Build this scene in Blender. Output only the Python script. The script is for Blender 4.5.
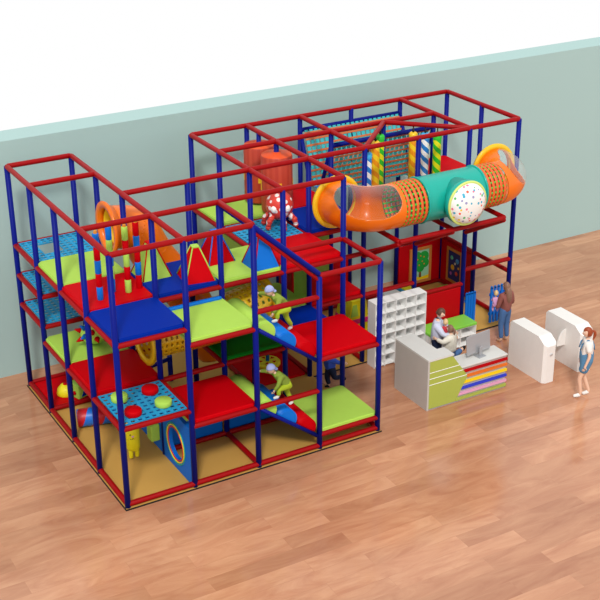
import bpy, bmesh, math, random
from mathutils import Vector, Matrix, Quaternion
random.seed(7)
for o in list(bpy.data.objects): bpy.data.objects.remove(o, do_unlink=True)
SC = bpy.context.scene
COL = SC.collection
PI = math.pi
G = 1.2          # bay of the play frame
U = 0.2925       # height step of the decks
TOP = 4.434

# ---------------------------------------------------------------- camera, world, sun, exposure
cd = bpy.data.cameras.new('camera'); cam = bpy.data.objects.new('camera', cd); COL.objects.link(cam)
R0 = (0.86732811, -0.49766871, -0.0082341)
R1 = (-0.21360398, -0.35722105, -0.90926699)
R2 = (0.44957234, 0.79039166, -0.41613187)
m = Matrix(((R0[0], -R1[0], -R2[0], -5.97868521), (R0[1], -R1[1], -R2[1], -16.19632831), (R0[2], -R1[2], -R2[2], 11.47979617), (0, 0, 0, 1)))
cam.matrix_world = m
cd.sensor_fit = 'HORIZONTAL'; cd.sensor_width = 36.0; cd.lens = 36.0*1252.38309/600.0
cd.clip_end = 200
SC.camera = cam
w = bpy.data.worlds.new('world'); SC.world = w; w.use_nodes = True
w.node_tree.nodes['Background'].inputs[0].default_value = (1, 1, 1, 1)
w.node_tree.nodes['Background'].inputs[1].default_value = 1.0
sd = bpy.data.lights.new('sun', 'SUN'); sd.energy = 2.0; sd.angle = math.radians(9); sd.color = (1.0, 0.97, 0.93)
sun = bpy.data.objects.new('sun', sd); COL.objects.link(sun)
sun.rotation_euler = Vector((0.372, 0.63, -0.798)).to_track_quat('-Z', 'Y').to_euler()
SC.view_settings.view_transform = 'Standard'; SC.view_settings.look = 'None'
SC.view_settings.gamma = 1; SC.view_settings.use_curve_mapping = False
SC.view_settings.exposure = 0.0

# ---------------------------------------------------------------- materials
def lin(c):
    return tuple(((v/255)/12.92 if v/255 <= 0.04045 else ((v/255+0.055)/1.055)**2.4) for v in c)
MATS = {}
def mat(name, c, rough=0.5, spec=0.4, noise=0.04, scale=6.0, metal=0.0, coat=0.0, trans=0.0, alpha=1.0):
    if name in MATS: return MATS[name]
    M = bpy.data.materials.new(name); M.use_nodes = True
    nt = M.node_tree; b = nt.nodes['Principled BSDF']
    c = lin(c)
    if noise > 0:
        tc = nt.nodes.new('ShaderNodeTexCoord'); nz = nt.nodes.new('ShaderNodeTexNoise'); nz.inputs['Scale'].default_value = scale
        nz.inputs['Detail'].default_value = 3
        mx = nt.nodes.new('ShaderNodeMix'); mx.data_type = 'RGBA'
        mx.inputs[6].default_value = tuple(v*(1-noise) for v in c)+(1,)
        mx.inputs[7].default_value = tuple(min(1, v*(1+noise)) for v in c)+(1,)
        nt.links.new(tc.outputs['Object'], nz.inputs['Vector']); nt.links.new(nz.outputs['Fac'], mx.inputs[0]); nt.links.new(mx.outputs[2], b.inputs['Base Color'])
    else: b.inputs['Base Color'].default_value = c+(1,)
    b.inputs['Roughness'].default_value = rough; b.inputs['Specular IOR Level'].default_value = spec
    b.inputs['Metallic'].default_value = metal; b.inputs['Coat Weight'].default_value = coat; b.inputs['Coat Roughness'].default_value = 0.1
    b.inputs['Transmission Weight'].default_value = trans; b.inputs['Alpha'].default_value = alpha
    MATS[name] = M; return M
red_pipe = mat('red_pipe', (148, 4, 9), 0.45, 0.15)
blue_pipe = mat('blue_pipe', (6, 22, 122), 0.42, 0.1)
red_pad = mat('red_pad', (192, 0, 12), 0.55, 0.06)
blue_pad = mat('blue_pad', (0, 40, 146), 0.55, 0.05)
lime_pad = mat('lime_pad', (168, 208, 84), 0.55, 0.15)
green_pad = mat('green_pad', (0, 120, 22), 0.5, 0.15)
olive_pad = mat('olive_pad', (120, 150, 50), 0.6)
sky_blue = mat('sky_blue', (0, 108, 205), 0.45, 0.2)
panel_blue = mat('panel_blue', (0, 100, 195), 0.5, 0.15)
panel_red = mat('panel_red', (178, 0, 12), 0.5, 0.12)
net_blue = mat('net_blue', (30, 150, 200), 0.5)
strap_cyan = mat('strap_cyan', (60, 185, 190), 0.6)
strap_orange = mat('strap_orange', (205, 110, 60), 0.6)
tan_mat = mat('tan_mat', (196, 150, 72), 0.75, scale=2)
black = mat('black_rubber', (18, 18, 20), 0.6)
orange_tube = mat('orange_tube', (234, 112, 10), 0.32, 0.35, coat=0.15)
orange_rib = mat('orange_rib', (225, 98, 40), 0.4)
green_rod = mat('green_rod', (40, 190, 50), 0.4)
teal_tube = mat('teal_tube', (18, 162, 146), 0.32, 0.35, coat=0.15)
yellow_pl = mat('yellow_plastic', (235, 190, 25), 0.35, coat=0.2)
yellow_soft = mat('yellow_soft', (230, 215, 20), 0.5)
gold = mat('gold', (205, 130, 30), 0.35)
white_pl = mat('white_plastic', (232, 230, 226), 0.35)
white_lam = mat('white_laminate', (240, 240, 238), 0.45, 0.3)
top_lam = mat('top_laminate', (206, 206, 202), 0.4, 0.3)
grey_lam = mat('grey_laminate', (186, 182, 176), 0.45, 0.3)
lime_lam = mat('lime_laminate', (166, 178, 78), 0.4)
bench_green = mat('bench_green', (128, 205, 70), 0.5)
pink = mat('pink', (222, 40, 120), 0.5)
softpink = mat('soft_pink', (222, 160, 190), 0.5)
strong_blue = mat('strong_blue', (40, 60, 200), 0.45)
stripe_orange = mat('stripe_orange', (222, 110, 30), 0.45)
stripe_yellow = mat('stripe_yellow', (240, 205, 10), 0.45)
wood_frame = mat('frame_wood', (196, 120, 50), 0.5, noise=0.15, scale=20)
silver = mat('silver', (170, 172, 176), 0.35, metal=0.4)
skin = mat('skin', (228, 188, 162), 0.6, 0.2, noise=0.02)
eye_white = mat('eye_white', (240, 240, 236), 0.3, noise=0)
eye_dark = mat('eye_dark', (40, 26, 20), 0.3, noise=0)
lips = mat('lips', (190, 100, 95), 0.5, noise=0)

def glass_mat():
    M = bpy.data.materials.new('clear_plastic'); M.use_nodes = True
    nt = M.node_tree; b = nt.nodes['Principled BSDF']; out = nt.nodes['Material Output']
    b.inputs['Base Color'].default_value = (0.85, 0.9, 0.9, 1); b.inputs['Roughness'].default_value = 0.12
    tr = nt.nodes.new('ShaderNodeBsdfTransparent'); tr.inputs[0].default_value = (0.92, 0.96, 0.95, 1)
    lw = nt.nodes.new('ShaderNodeLayerWeight'); lw.inputs[0].default_value = 0.35
    ma = nt.nodes.new('ShaderNodeMath'); ma.operation = 'MULTIPLY_ADD'; ma.inputs[1].default_value = 0.30; ma.inputs[2].default_value = 0.02
    ms = nt.nodes.new('ShaderNodeMixShader')
    nt.links.new(lw.outputs['Facing'], ma.inputs[0]); nt.links.new(ma.outputs[0], ms.inputs[0])
    nt.links.new(tr.outputs[0], ms.inputs[1]); nt.links.new(b.outputs[0], ms.inputs[2]); nt.links.new(ms.outputs[0], out.inputs[0])
    return M
clear = glass_mat()

def floor_mat():
    M = bpy.data.materials.new('plank_floor'); M.use_nodes = True
    nt = M.node_tree; b = nt.nodes['Principled BSDF']; N = nt.nodes.new; L = nt.links.new
    tc = N('ShaderNodeTexCoord'); mp = N('ShaderNodeMapping'); mp.inputs['Location'].default_value = (-0.28, 0.33, 0)
    L(tc.outputs['Object'], mp.inputs[0])
    bk = N('ShaderNodeTexBrick'); bk.offset = 0.37; bk.offset_frequency = 2
    bk.inputs['Scale'].default_value = 1.0; bk.inputs['Brick Width'].default_value = 2.35; bk.inputs['Row Height'].default_value = 0.33
    bk.inputs['Mortar Size'].default_value = 0.0025; bk.inputs['Bias'].default_value = 0.0
    bk.inputs['Color1'].default_value = (0, 0, 0, 1); bk.inputs['Color2'].default_value = (1, 1, 1, 1); bk.inputs['Mortar'].default_value = (0.3, 0.3, 0.3, 1)
    L(mp.outputs[0], bk.inputs['Vector'])
    # grain
    mp2 = N('ShaderNodeMapping'); mp2.inputs['Scale'].default_value = (0.5, 1.9, 1); L(tc.outputs['Object'], mp2.inputs[0])
    wv = N('ShaderNodeTexNoise'); wv.inputs['Scale'].default_value = 1.7; wv.inputs['Detail'].default_value = 7; wv.inputs['Roughness'].default_value = 0.6; wv.inputs['Distortion'].default_value = 1.3
    ad = N('ShaderNodeVectorMath'); ad.operation = 'ADD'
    sc = N('ShaderNodeVectorMath'); sc.operation = 'SCALE'; sc.inputs['Scale'].default_value = 7.0
    L(bk.outputs['Color'], sc.inputs[0]); L(mp2.outputs[0], ad.inputs[0]); L(sc.outputs[0], ad.inputs[1]); L(ad.outputs[0], wv.inputs['Vector'])
    n2 = N('ShaderNodeTexNoise'); n2.inputs['Scale'].default_value = 0.35; n2.inputs['Detail'].default_value = 2; L(tc.outputs['Object'], n2.inputs['Vector'])
    r = N('ShaderNodeValToRGB')
    r.color_ramp.elements[0].position = 0.3; r.color_ramp.elements[0].color = lin((180, 122, 90))+(1,)
    r.color_ramp.elements[1].position = 0.72; r.color_ramp.elements[1].color = lin((204, 152, 116))+(1,)
    L(wv.outputs['Fac'], r.inputs[0])
    r2 = N('ShaderNodeValToRGB')
    r2.color_ramp.elements[0].position = 0.0; r2.color_ramp.elements[0].color = (0.84, 0.80, 0.78, 1)
    r2.color_ramp.elements[1].position = 1.0; r2.color_ramp.elements[1].color = (1.08, 1.10, 1.11, 1)
    L(bk.outputs['Color'], r2.inputs[0])
    mx = N('ShaderNodeMix'); mx.data_type = 'RGBA'; mx.blend_type = 'MULTIPLY'; mx.inputs[0].default_value = 1.0
    L(r.outputs[0], mx.inputs[6]); L(r2.outputs[0], mx.inputs[7])
    r3 = N('ShaderNodeValToRGB')
    r3.color_ramp.elements[0].position = 0.35; r3.color_ramp.elements[0].color = (0.88, 0.86, 0.85, 1)
    r3.color_ramp.elements[1].position = 0.65; r3.color_ramp.elements[1].color = (1.05, 1.05, 1.05, 1)
    L(n2.outputs['Fac'], r3.inputs[0])
    m3 = N('ShaderNodeMix'); m3.data_type = 'RGBA'; m3.blend_type = 'MULTIPLY'; m3.inputs[0].default_value = 1.0
    L(mx.outputs[2], m3.inputs[6]); L(r3.outputs[0], m3.inputs[7])
    L(m3.outputs[2], b.inputs['Base Color'])
    b.inputs['Roughness'].default_value = 0.14; b.inputs['Specular IOR Level'].default_value = 0.6
    return M

def stripe_mat(name, cols, turns=3.0, pitch=0.35, rough=0.4):
    """helical stripes about the local Z axis"""
    M = bpy.data.materials.new(name); M.use_nodes = True
    nt = M.node_tree; b = nt.nodes['Principled BSDF']; N = nt.nodes.new; L = nt.links.new
    tc = N('ShaderNodeTexCoord'); sp = N('ShaderNodeSeparateXYZ'); L(tc.outputs['Object'], sp.inputs[0])
    at = N('ShaderNodeMath'); at.operation = 'ARCTAN2'; L(sp.outputs[1], at.inputs[0]); L(sp.outputs[0], at.inputs[1])
    d = N('ShaderNodeMath'); d.operation = 'MULTIPLY'; d.inputs[1].default_value = turns/(2*PI); L(at.outputs[0], d.inputs[0])
    z = N('ShaderNodeMath'); z.operation = 'DIVIDE'; z.inputs[1].default_value = pitch; L(sp.outputs[2], z.inputs[0])
    s = N('ShaderNodeMath'); s.operation = 'ADD'; L(d.outputs[0], s.inputs[0]); L(z.outputs[0], s.inputs[1])
    f = N('ShaderNodeMath'); f.operation = 'FRACT'; L(s.outputs[0], f.inputs[0])
    r = N('ShaderNodeValToRGB'); r.color_ramp.interpolation = 'CONSTANT'
    e = r.color_ramp.elements
    e[0].position = 0; e[0].color = lin(cols[0])+(1,)
    e[1].position = 1/len(cols); e[1].color = lin(cols[1])+(1,)
    for k in range(2, len(cols)):
        q = e.new(k/len(cols)); q.color = lin(cols[k])+(1,)
    L(f.outputs[0], r.inputs[0]); L(r.outputs[0], b.inputs['Base Color'])
    b.inputs['Roughness'].default_value = rough
    return M

def dots_mat(name, base, cols, scale, size, rough=0.4, rnd=0.8):
    M = bpy.data.materials.new(name); M.use_nodes = True
    nt = M.node_tree; b = nt.nodes['Principled BSDF']; N = nt.nodes.new; L = nt.links.new
    tc = N('ShaderNodeTexCoord'); v = N('ShaderNodeTexVoronoi'); v.inputs['Scale'].default_value = scale; v.inputs['Randomness'].default_value = rnd
    L(tc.outputs['Object'], v.inputs['Vector'])
    lt = N('ShaderNodeMath'); lt.operation = 'LESS_THAN'; lt.inputs[1].default_value = size; L(v.outputs['Distance'], lt.inputs[0])
    mx = N('ShaderNodeMix'); mx.data_type = 'RGBA'; mx.inputs[6].default_value = lin(base)+(1,)
    if len(cols) > 1:
        sp = N('ShaderNodeSeparateColor'); L(v.outputs['Color'], sp.inputs[0])
        r = N('ShaderNodeValToRGB'); r.color_ramp.interpolation = 'CONSTANT'; e = r.color_ramp.elements
        e[0].position = 0; e[0].color = lin(cols[0])+(1,); e[1].position = 1/len(cols); e[1].color = lin(cols[1])+(1,)
        for k in range(2, len(cols)):
            q = e.new(k/len(cols)); q.color = lin(cols[k])+(1,)
        L(sp.outputs[0], r.inputs[0]); L(r.outputs[0], mx.inputs[7])
    else: mx.inputs[7].default_value = lin(cols[0])+(1,)
    L(lt.outputs[0], mx.inputs[0]); L(mx.outputs[2], b.inputs['Base Color']); b.inputs['Roughness'].default_value = rough
    return M

# ---------------------------------------------------------------- mesh helpers
def box(bm, x0, x1, y0, y1, z0, z1, mi=0):
    v = [bm.verts.new(p) for p in ((x0,y0,z0),(x1,y0,z0),(x1,y1,z0),(x0,y1,z0),(x0,y0,z1),(x1,y0,z1),(x1,y1,z1),(x0,y1,z1))]
    for f in ((0,3,2,1),(4,5,6,7),(0,1,5,4),(1,2,6,5),(2,3,7,6),(3,0,4,7)):
        bm.faces.new([v[i] for i in f]).material_index = mi
    return bm
def rbox(x0, x1, y0, y1, z0, z1, r=0.015, seg=2):
    bm = bmesh.new(); box(bm, x0, x1, y0, y1, z0, z1)
    r = min(r, 0.45*min(abs(x1-x0), abs(y1-y0), abs(z1-z0)))
    bmesh.ops.bevel(bm, geom=bm.edges[:], offset=r, segments=seg, affect='EDGES', profile=0.5)
    return bm
def frame_of(d):
    d = d.normalized(); up = Vector((0, 0, 1)) if abs(d.z) < 0.9 else Vector((1, 0, 0))
    a = d.cross(up).normalized(); return a, a.cross(d).normalized()
def tube(bm, a, b, r, n=14, r2=None, caps=True, mi=0, dome=0.0):
    a = Vector(a); b = Vector(b); r2 = r if r2 is None else r2
    d = b-a; u, v = frame_of(d); dn = d.normalized()
    sts = [(a, r), (b, r2)]
    if dome > 0:
        sts = [(a, r*0.55), (a+dn*dome*0.35, r*0.88), (a+dn*dome, r), (b-dn*dome, r2), (b-dn*dome*0.35, r2*0.88), (b, r2*0.55)]
    rings = []
    for c, rr in sts:
        rings.append([bm.verts.new(c+(u*math.cos(2*PI*k/n)+v*math.sin(2*PI*k/n))*rr) for k in range(n)])
    for i in range(len(rings)-1):
        for k in range(n):
            f = bm.faces.new((rings[i][k], rings[i+1][k], rings[i+1][(k+1) % n], rings[i][(k+1) % n])); f.smooth = True; f.material_index = mi
    if caps:
        bm.faces.new(rings[0]).material_index = mi; bm.faces.new(rings[-1][::-1]).material_index = mi
    return bm
def lathe(bm, prof, c=(0, 0, 0), n=24, ax='z', mi=0):
    """prof: list of (r, h) ; closed at r==0"""
    rings = []
    for r, h in prof:
        ring = []
        for k in range(n):
            a = 2*PI*k/n; p = (r*math.cos(a), r*math.sin(a), h)
            if ax == 'y': p = (p[0], p[2], -p[1])
            if ax == 'x': p = (p[2], p[0], p[1])
            ring.append(bm.verts.new((p[0]+c[0], p[1]+c[1], p[2]+c[2])))
        rings.append(ring)
    for i in range(len(rings)-1):
        for k in range(n):
            f = bm.faces.new((rings[i][k], rings[i][(k+1) % n], rings[i+1][(k+1) % n], rings[i+1][k])); f.smooth = True; f.material_index = mi
    bmesh.ops.remove_doubles(bm, verts=bm.verts[:], dist=1e-5)
    return bm
def ball(bm, c, r, sx=1, sy=1, sz=1, n=16, mi=0, rot=None):
    M = Matrix.Translation(Vector(c)) @ (rot.to_4x4() if rot else Matrix()) @ Matrix.Diagonal((r*sx, r*sy, r*sz, 1))
    res = bmesh.ops.create_uvsphere(bm, u_segments=n, v_segments=max(6, n*2//3), radius=1, matrix=M)
    for v in res['verts']:
        for f in v.link_faces: f.smooth = True; f.material_index = mi
    return bm
def torus(bm, c, R, r, ax='z', n=32, k=10, mi=0):
    rings = []
    for i in range(n):
        a = 2*PI*i/n; ring = []
        for j in range(k):
            b = 2*PI*j/k; p = ((R+r*math.cos(b))*math.cos(a), (R+r*math.cos(b))*math.sin(a), r*math.sin(b))
            if ax == 'y': p = (p[0], p[2], p[1])
            if ax == 'x': p = (p[2], p[0], p[1])
            ring.append(bm.verts.new((p[0]+c[0], p[1]+c[1], p[2]+c[2])))
        rings.append(ring)
    for i in range(n):
        for j in range(k):
            f = bm.faces.new((rings[i][j], rings[(i+1) % n][j], rings[(i+1) % n][(j+1) % k], rings[i][(j+1) % k])); f.smooth = True; f.material_index = mi
    return bm
def prism(bm, pts, a0, a1, ax='y', mi=0):
    """polygon pts in the plane normal to ax, extruded a0..a1"""
    def P(p, a): return {'y': (p[0], a, p[1]), 'x': (a, p[0], p[1]), 'z': (p[0], p[1], a)}[ax]
    A = [bm.verts.new(P(p, a0)) for p in pts]; B = [bm.verts.new(P(p, a1)) for p in pts]; n = len(pts)
    bm.faces.new(A[::-1]).material_index = mi; bm.faces.new(B).material_index = mi
    for i in range(n): bm.faces.new((A[i], A[(i+1) % n], B[(i+1) % n], B[i])).material_index = mi
    bmesh.ops.recalc_face_normals(bm, faces=bm.faces[:])
    return bm
def obj(name, bm, m, parent=None, solid=0.0):
    me = bpy.data.meshes.new(name); bmesh.ops.recalc_face_normals(bm, faces=bm.faces[:])
    bm.to_mesh(me); bm.free()
    for x in (m if isinstance(m, (list, tuple)) else [m]): me.materials.append(x)
    o = bpy.data.objects.new(name, me); COL.objects.link(o)
    if parent: o.parent = parent
    if solid:
        s = o.modifiers.new('solid', 'SOLIDIFY'); s.thickness = solid; s.offset = 0
    return o
def tag(o, label, cat, group=None, kind=None):
    o['label'] = label; o['category'] = cat
    if group: o['group'] = group
    if kind: o['kind'] = kind
    return o
def thing(name, label, cat, loc=(0, 0, 0), rz=0, group=None):
    o = bpy.data.objects.new(name, None); COL.objects.link(o); o.location = loc; o.rotation_euler = (0, 0, rz); o.empty_display_size = 0.1
    return tag(o, label, cat, group)
def part(name, bm, m, root, label=None, solid=0.0, world=True):
    """part whose mesh was written in world coordinates: shift it into the root's frame"""
    if world:
        bmesh.ops.translate(bm, verts=bm.verts[:], vec=-Vector(root.location))
    o = obj(name, bm, m, root, solid)
    if label: o['label'] = label
    return o
def sweep_fn(path, rad):
    """returns f(u,v): u in 0..1 along path, v in 0..1 about it"""
    P = [Vector(p) for p in path]
    # Catmull-Rom resample
    pts = []
    for i in range(len(P)-1):
        p0 = P[max(i-1, 0)]; p1 = P[i]; p2 = P[i+1]; p3 = P[min(i+2, len(P)-1)]
        for k in range(8):
            t = k/8
            pts.append(0.5*((2*p1)+(-p0+p2)*t+(2*p0-5*p1+4*p2-p3)*t*t+(-p0+3*p1-3*p2+p3)*t**3))
    pts.append(P[-1])
    L = [0]
    for a, b in zip(pts, pts[1:]): L.append(L[-1]+(b-a).length)
    fr = []; t0 = (pts[1]-pts[0]).normalized(); a, b = frame_of(t0)
    for i in range(len(pts)):
        t = (pts[min(i+1, len(pts)-1)]-pts[max(i-1, 0)]).normalized()
        q = t0.rotation_difference(t); a = q @ a; b = q @ b; t0 = t; fr.append((a.copy(), b.copy()))
    def f(u, v):
        s = u*L[-1]; i = 0
        while i < len(L)-2 and L[i+1] < s: i += 1
        t = (s-L[i])/max(1e-9, L[i+1]-L[i]); c = pts[i].lerp(pts[i+1], t)
        A = fr[i][0].lerp(fr[i+1][0], t).normalized(); B = fr[i][1].lerp(fr[i+1][1], t).normalized()
        return c+(A*math.cos(2*PI*v)+B*math.sin(2*PI*v))*rad
    return f
def surf(bm, f, nu, nv, keep=None, hole=None, mi=0):
    """grid over f; keep(u,v,centre) filters; hole=(hu,hv) leaves a window of that fraction in every cell"""
    cache = {}
    def V(u, v):
        k = (round(u, 5), round(v % 1.0, 5))
        if k not in cache: cache[k] = bm.verts.new(f(u, v % 1.0))
        return cache[k]
    for i in range(nu):
        for j in range(nv):
            u0, u1, v0, v1 = i/nu, (i+1)/nu, j/nv, (j+1)/nv
            c = f((u0+u1)/2, (v0+v1)/2)
            if keep and not keep((u0+u1)/2, (v0+v1)/2, c): continue
            o = [V(u0, v0), V(u1, v0), V(u1, v1), V(u0, v1)]
            if not hole:
                q = bm.faces.new(o); q.smooth = True; q.material_index = mi; continue
            du, dv = (u1-u0)*(1-hole[0])/2, (v1-v0)*(1-hole[1])/2
            inn = [V(u0+du, v0+dv), V(u1-du, v0+dv), V(u1-du, v1-dv), V(u0+du, v1-dv)]
            for k in range(4):
                q = bm.faces.new((o[k], o[(k+1) % 4], inn[(k+1) % 4], inn[k])); q.smooth = True; q.material_index = mi
    return bm

# ---------------------------------------------------------------- room
fl = obj('floor', box(bmesh.new(), -14, 32, -16, 5.43, -0.2, 0.0), floor_mat()); fl['kind'] = 'structure'
wallm = mat('wall_paint', (163, 190, 187), 0.85, 0.1, noise=0.015, scale=0.6)
wl = obj('wall_back', box(bmesh.new(), -14, 32, 5.43, 6.09, -0.2, 4.70), wallm); wl['kind'] = 'structure'

# ---------------------------------------------------------------- tan safety mat
sm = thing('safety_mat', 'tan foam floor mat with a black edge under the whole play structure', 'mat')
def lshape(bm, e, z0, z1):
    pts = [(-e, -e), (4*G+e, -e), (4*G+e, 2*G-e), (8*G+e, 2*G-e), (8*G+e, 4*G+e), (-e, 4*G+e)]
    return prism(bm, pts, z0, z1, 'z')
part('foam', lshape(bmesh.new(), 0.045, 0.0221, 0.03), tan_mat, sm)
part('edge_trim', lshape(bmesh.new(), 0.060, 0.0, 0.022), black, sm, 'thin black edge strip')

# ---------------------------------------------------------------- play frame
FR = thing('play_structure', 'big blue and red padded pipe frame of the indoor playground, standing by the wall', 'play structure')
RP = 0.049
def P(i, j, z): return (i*G, j*G, z)
def post(i, j, z1=TOP, z0=0.03): part('post', tube(bmesh.new(), P(i, j, z0), P(i, j, z1), RP, 16), blue_pipe, FR)
def beam(a, b, name='beam', m=None, r=0.047): part(name, tube(bmesh.new(), P(*a), P(*b), r, 14, dome=0.03), m or red_pipe, FR)
full = [(i, 0) for i in (0, 1, 2)]+[(i, 1) for i in range(5)]+[(i, 2) for i in range(9)]+[(i, 3) for i in (0, 1, 3, 4, 5, 6, 7, 8)]+[(i, 4) for i in (0, 1, 3, 4, 5, 6, 7, 8)]
for i, j in full: post(i, j, TOP, 10*U+.05 if (i, j) in ((6, 3), (7, 3)) else 0.03)
post(3, 0, 3.30); post(4, 0, 3.30)
T = TOP
for a, b in (((0,0),(2,0)), ((0,1),(4,1)), ((1,2),(8,2)), ((0,3),(1,3)), ((3,3),(7,3)), ((0,4),(1,4)), ((3,4),(8,4)),
             ((0,0),(0,4)), ((1,0),(1,4)), ((2,0),(2,1)), ((3,1),(3,4)), ((4,1),(4,4)), ((5,2),(5,4)), ((7,2),(7,4)), ((8,2),(8,4)), ((6,3),(5,2)), ((6,3),(7,2))):
    beam(a+(T,), b+(T,))
Z33 = 3.30
for a, b in (((3,0),(4,0)), ((3,1),(4,1)), ((4,0),(4,1))): beam(a+(Z33,), b+(Z33,))
# base rails
zb = 0.085
for a, b in (((0,0),(4,0)), ((0,0),(0,4)), ((0,3),(1,3)), ((0,4),(1,4)), ((1,1),(3,1)), ((2,0),(2,1)), ((4,0),(4,1)), ((3,2),(3,3)), ((4,2),(4,3)),
             ((3,3),(4,3)), ((5,2),(5,4)), ((8,2),(8,4)), ((3,4),(8,4)), ((1,2),(1,4))): beam(a+(zb,), b+(zb,))
# deck rails: (a, b, k)
rails = [((0,0),(1,0),10), ((0,0),(0,4),10), ((0,1),(1,1),10), ((1,0),(1,2),10), ((1,2),(1,4),10), ((0,4),(1,4),10), ((0,3),(1,3),10),
  ((1,1),(4,1),10), ((1,2),(4,2),10), ((2,1),(2,2),10), ((3,1),(3,4),10), ((4,1),(4,4),10), ((4,2),(5,2),10), ((5,2),(5,4),10), ((3,4),(5,4),10), ((3,3),(5,3),10),
  ((7,4),(8,4),10), ((7,2),(7,4),10), ((8,2),(8,4),10), ((7,2),(8,2),10),
  ((0,0),(1,0),5), ((0,0),(0,3),5), ((0,1),(1,1),5), ((1,0),(1,3),5), ((0,3),(1,3),5), ((1,1),(4,1),5), ((2,1),(2,2),5), ((3,1),(3,3),5), ((1,2),(2,2),5),
  ((4,1),(4,3),5), ((3,2),(5,2),5), ((5,2),(6,2),5), ((5,2),(5,3),5), ((3,3),(5,3),5), ((7,2),(8,2),5),
  ((0,3),(0,4),8), ((0,3),(1,3),8), ((0,4),(1,4),8), ((0,3),(0,4),6), ((0,3),(1,3),6), ((0,4),(1,4),6), ((1,3),(1,4),8), ((1,3),(1,4),6),
  ((1,0),(2,0),9), ((1,0),(2,0),4), ((2,0),(3,0),4), ((2,0),(3,0),10), ((3,0),(4,0),6), ((4,0),(4,1),6), ((3,0),(4,0),1), ((4,0),(4,1),1), ((3,1),(4,1),6),
  ((5,4),(8,4),4), ((8,2),(8,4),4), ((6,2),(7,2),4), ((4,2),(5,2),8)]
for a, b, k in rails: beam(a+(k*U,), b+(k*U,), 'deck_rail')
# overhang carrying the tube
zo = 10.2*U
beam((5,2,zo), (5,1,zo), 'bracket'); beam((5,1,zo), (7,1,zo), 'bracket'); beam((7,1,zo), (7,2,zo), 'bracket'); beam((6,1,zo), (6,2,zo), 'bracket')
for i in (5, 6, 7): beam((i,2,7.8*U), (i,1,zo-0.04), 'brace')
# slanted rails above the ramps
beam((2,0,TOP-0.03), (3,0,3.33), 'slanted_rail', blue_pipe); beam((2,0,TOP-0.12), (3,0,3.22), 'slanted_rail', red_pipe, 0.03)
beam((2,1,TOP-0.03), (3,1,3.33), 'slanted_rail', blue_pipe)

# ---------------------------------------------------------------- deck pads
def deck(i, j, k, m, label, th=0.085, cat='deck pad', x1=None, e=0.052):
    x0, x2, y0, y2, c = i*G+.004, (i+1)*G-.004, j*G+.004, (j+1)*G-.004, .064
    pts = [(x0+c, y0), (x2-c, y0), (x2, y0+c), (x2, y2-c), (x2-c, y2), (x0+c, y2), (x0, y2-c), (x0, y0+c)]
    bm = prism(bmesh.new(), pts, k*U+.0485, k*U+.108, 'z')
    bmesh.ops.bevel(bm, geom=[q for q in bm.edges if abs(q.verts[0].co.z-q.verts[1].co.z) < 1e-6 and q.verts[0].co.z > k*U+.06], offset=.018, segments=3, affect='EDGES')
    root = obj('deck_pad', bm, m); return tag(root, label, cat)
deck(0,0,10, blue_pad, 'blue vinyl deck pad at the front corner of the top level, bare')
deck(0,1,10, red_pad, 'red deck pad on the top level with four segmented foam poles on it')
deck(0,2,10, lime_pad, 'lime deck pad on the top level between red pad and blue perforated deck')
deck(1,0,9, lime_pad, 'lime deck pad in front, at the head of the upper roller ramp')
deck(1,1,10, blue_pad, 'blue deck pad under the lime and the lime-edged red foam pyramids')
deck(2,1,10, lime_pad, 'lime deck pad under the blue foam pyramid and the blue-edged red one')
deck(3,1,10, red_pad, 'red top level deck pad in front of the octopus')
deck(3,3,10, lime_pad, 'lime deck pad by the back wall beside the two tall rollers')
deck(4,2,10, blue_pad, 'blue deck pad at the mouth of the orange tube behind the octopus')
deck(4,3,10, red_pad, 'red deck pad by the back wall behind the blue tube-mouth pad')
deck(7,3,10, red_pad, 'red deck pad at the far right back of the top level')
deck(7,2,10, red_pad, 'red deck pad under the far right mouth of the tube')
deck(0,1,5, red_pad, 'red lower deck pad behind the perforated deck with four discs')
deck(0,2,5, lime_pad, 'lime lower deck pad under the spiky ball')
deck(1,0,4, red_pad, 'red lower deck pad at the head of the lower roller ramp')
deck(2,1,5, green_pad, 'dark green deck pad under the yellow basket tunnel')
deck(3,0,6, red_pad, 'red front deck pad at the foot of the upper roller ramp')
deck(3,0,1, lime_pad, 'lime deck pad low over the floor at the foot of the lower ramp')
deck(3,1,5, blue_pad, 'blue middle level deck pad behind the red front pad')
deck(3,2,5, lime_pad, 'lime middle level deck pad at the end of the yellow basket tunnel')
deck(4,2,5, red_pad, 'red middle level deck pad next to the open gap by the white shelf')
bm = rbox(3*G+0.06, 4*G-0.06, 2*G+0.06, 3*G-0.06, 0.031, 0.09, 0.015)
tag(obj('floor_pad', bm, red_pad), 'red ground pad under the round yellow swing seat', 'floor pad')
bm = rbox(0.06, G-0.06, 3*G+0.06, 4*G-0.06, 0.031, 0.09, 0.015)
tag(obj('floor_pad', bm, red_pad), 'red ground pad in the far left bay by the wall', 'floor pad')

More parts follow.
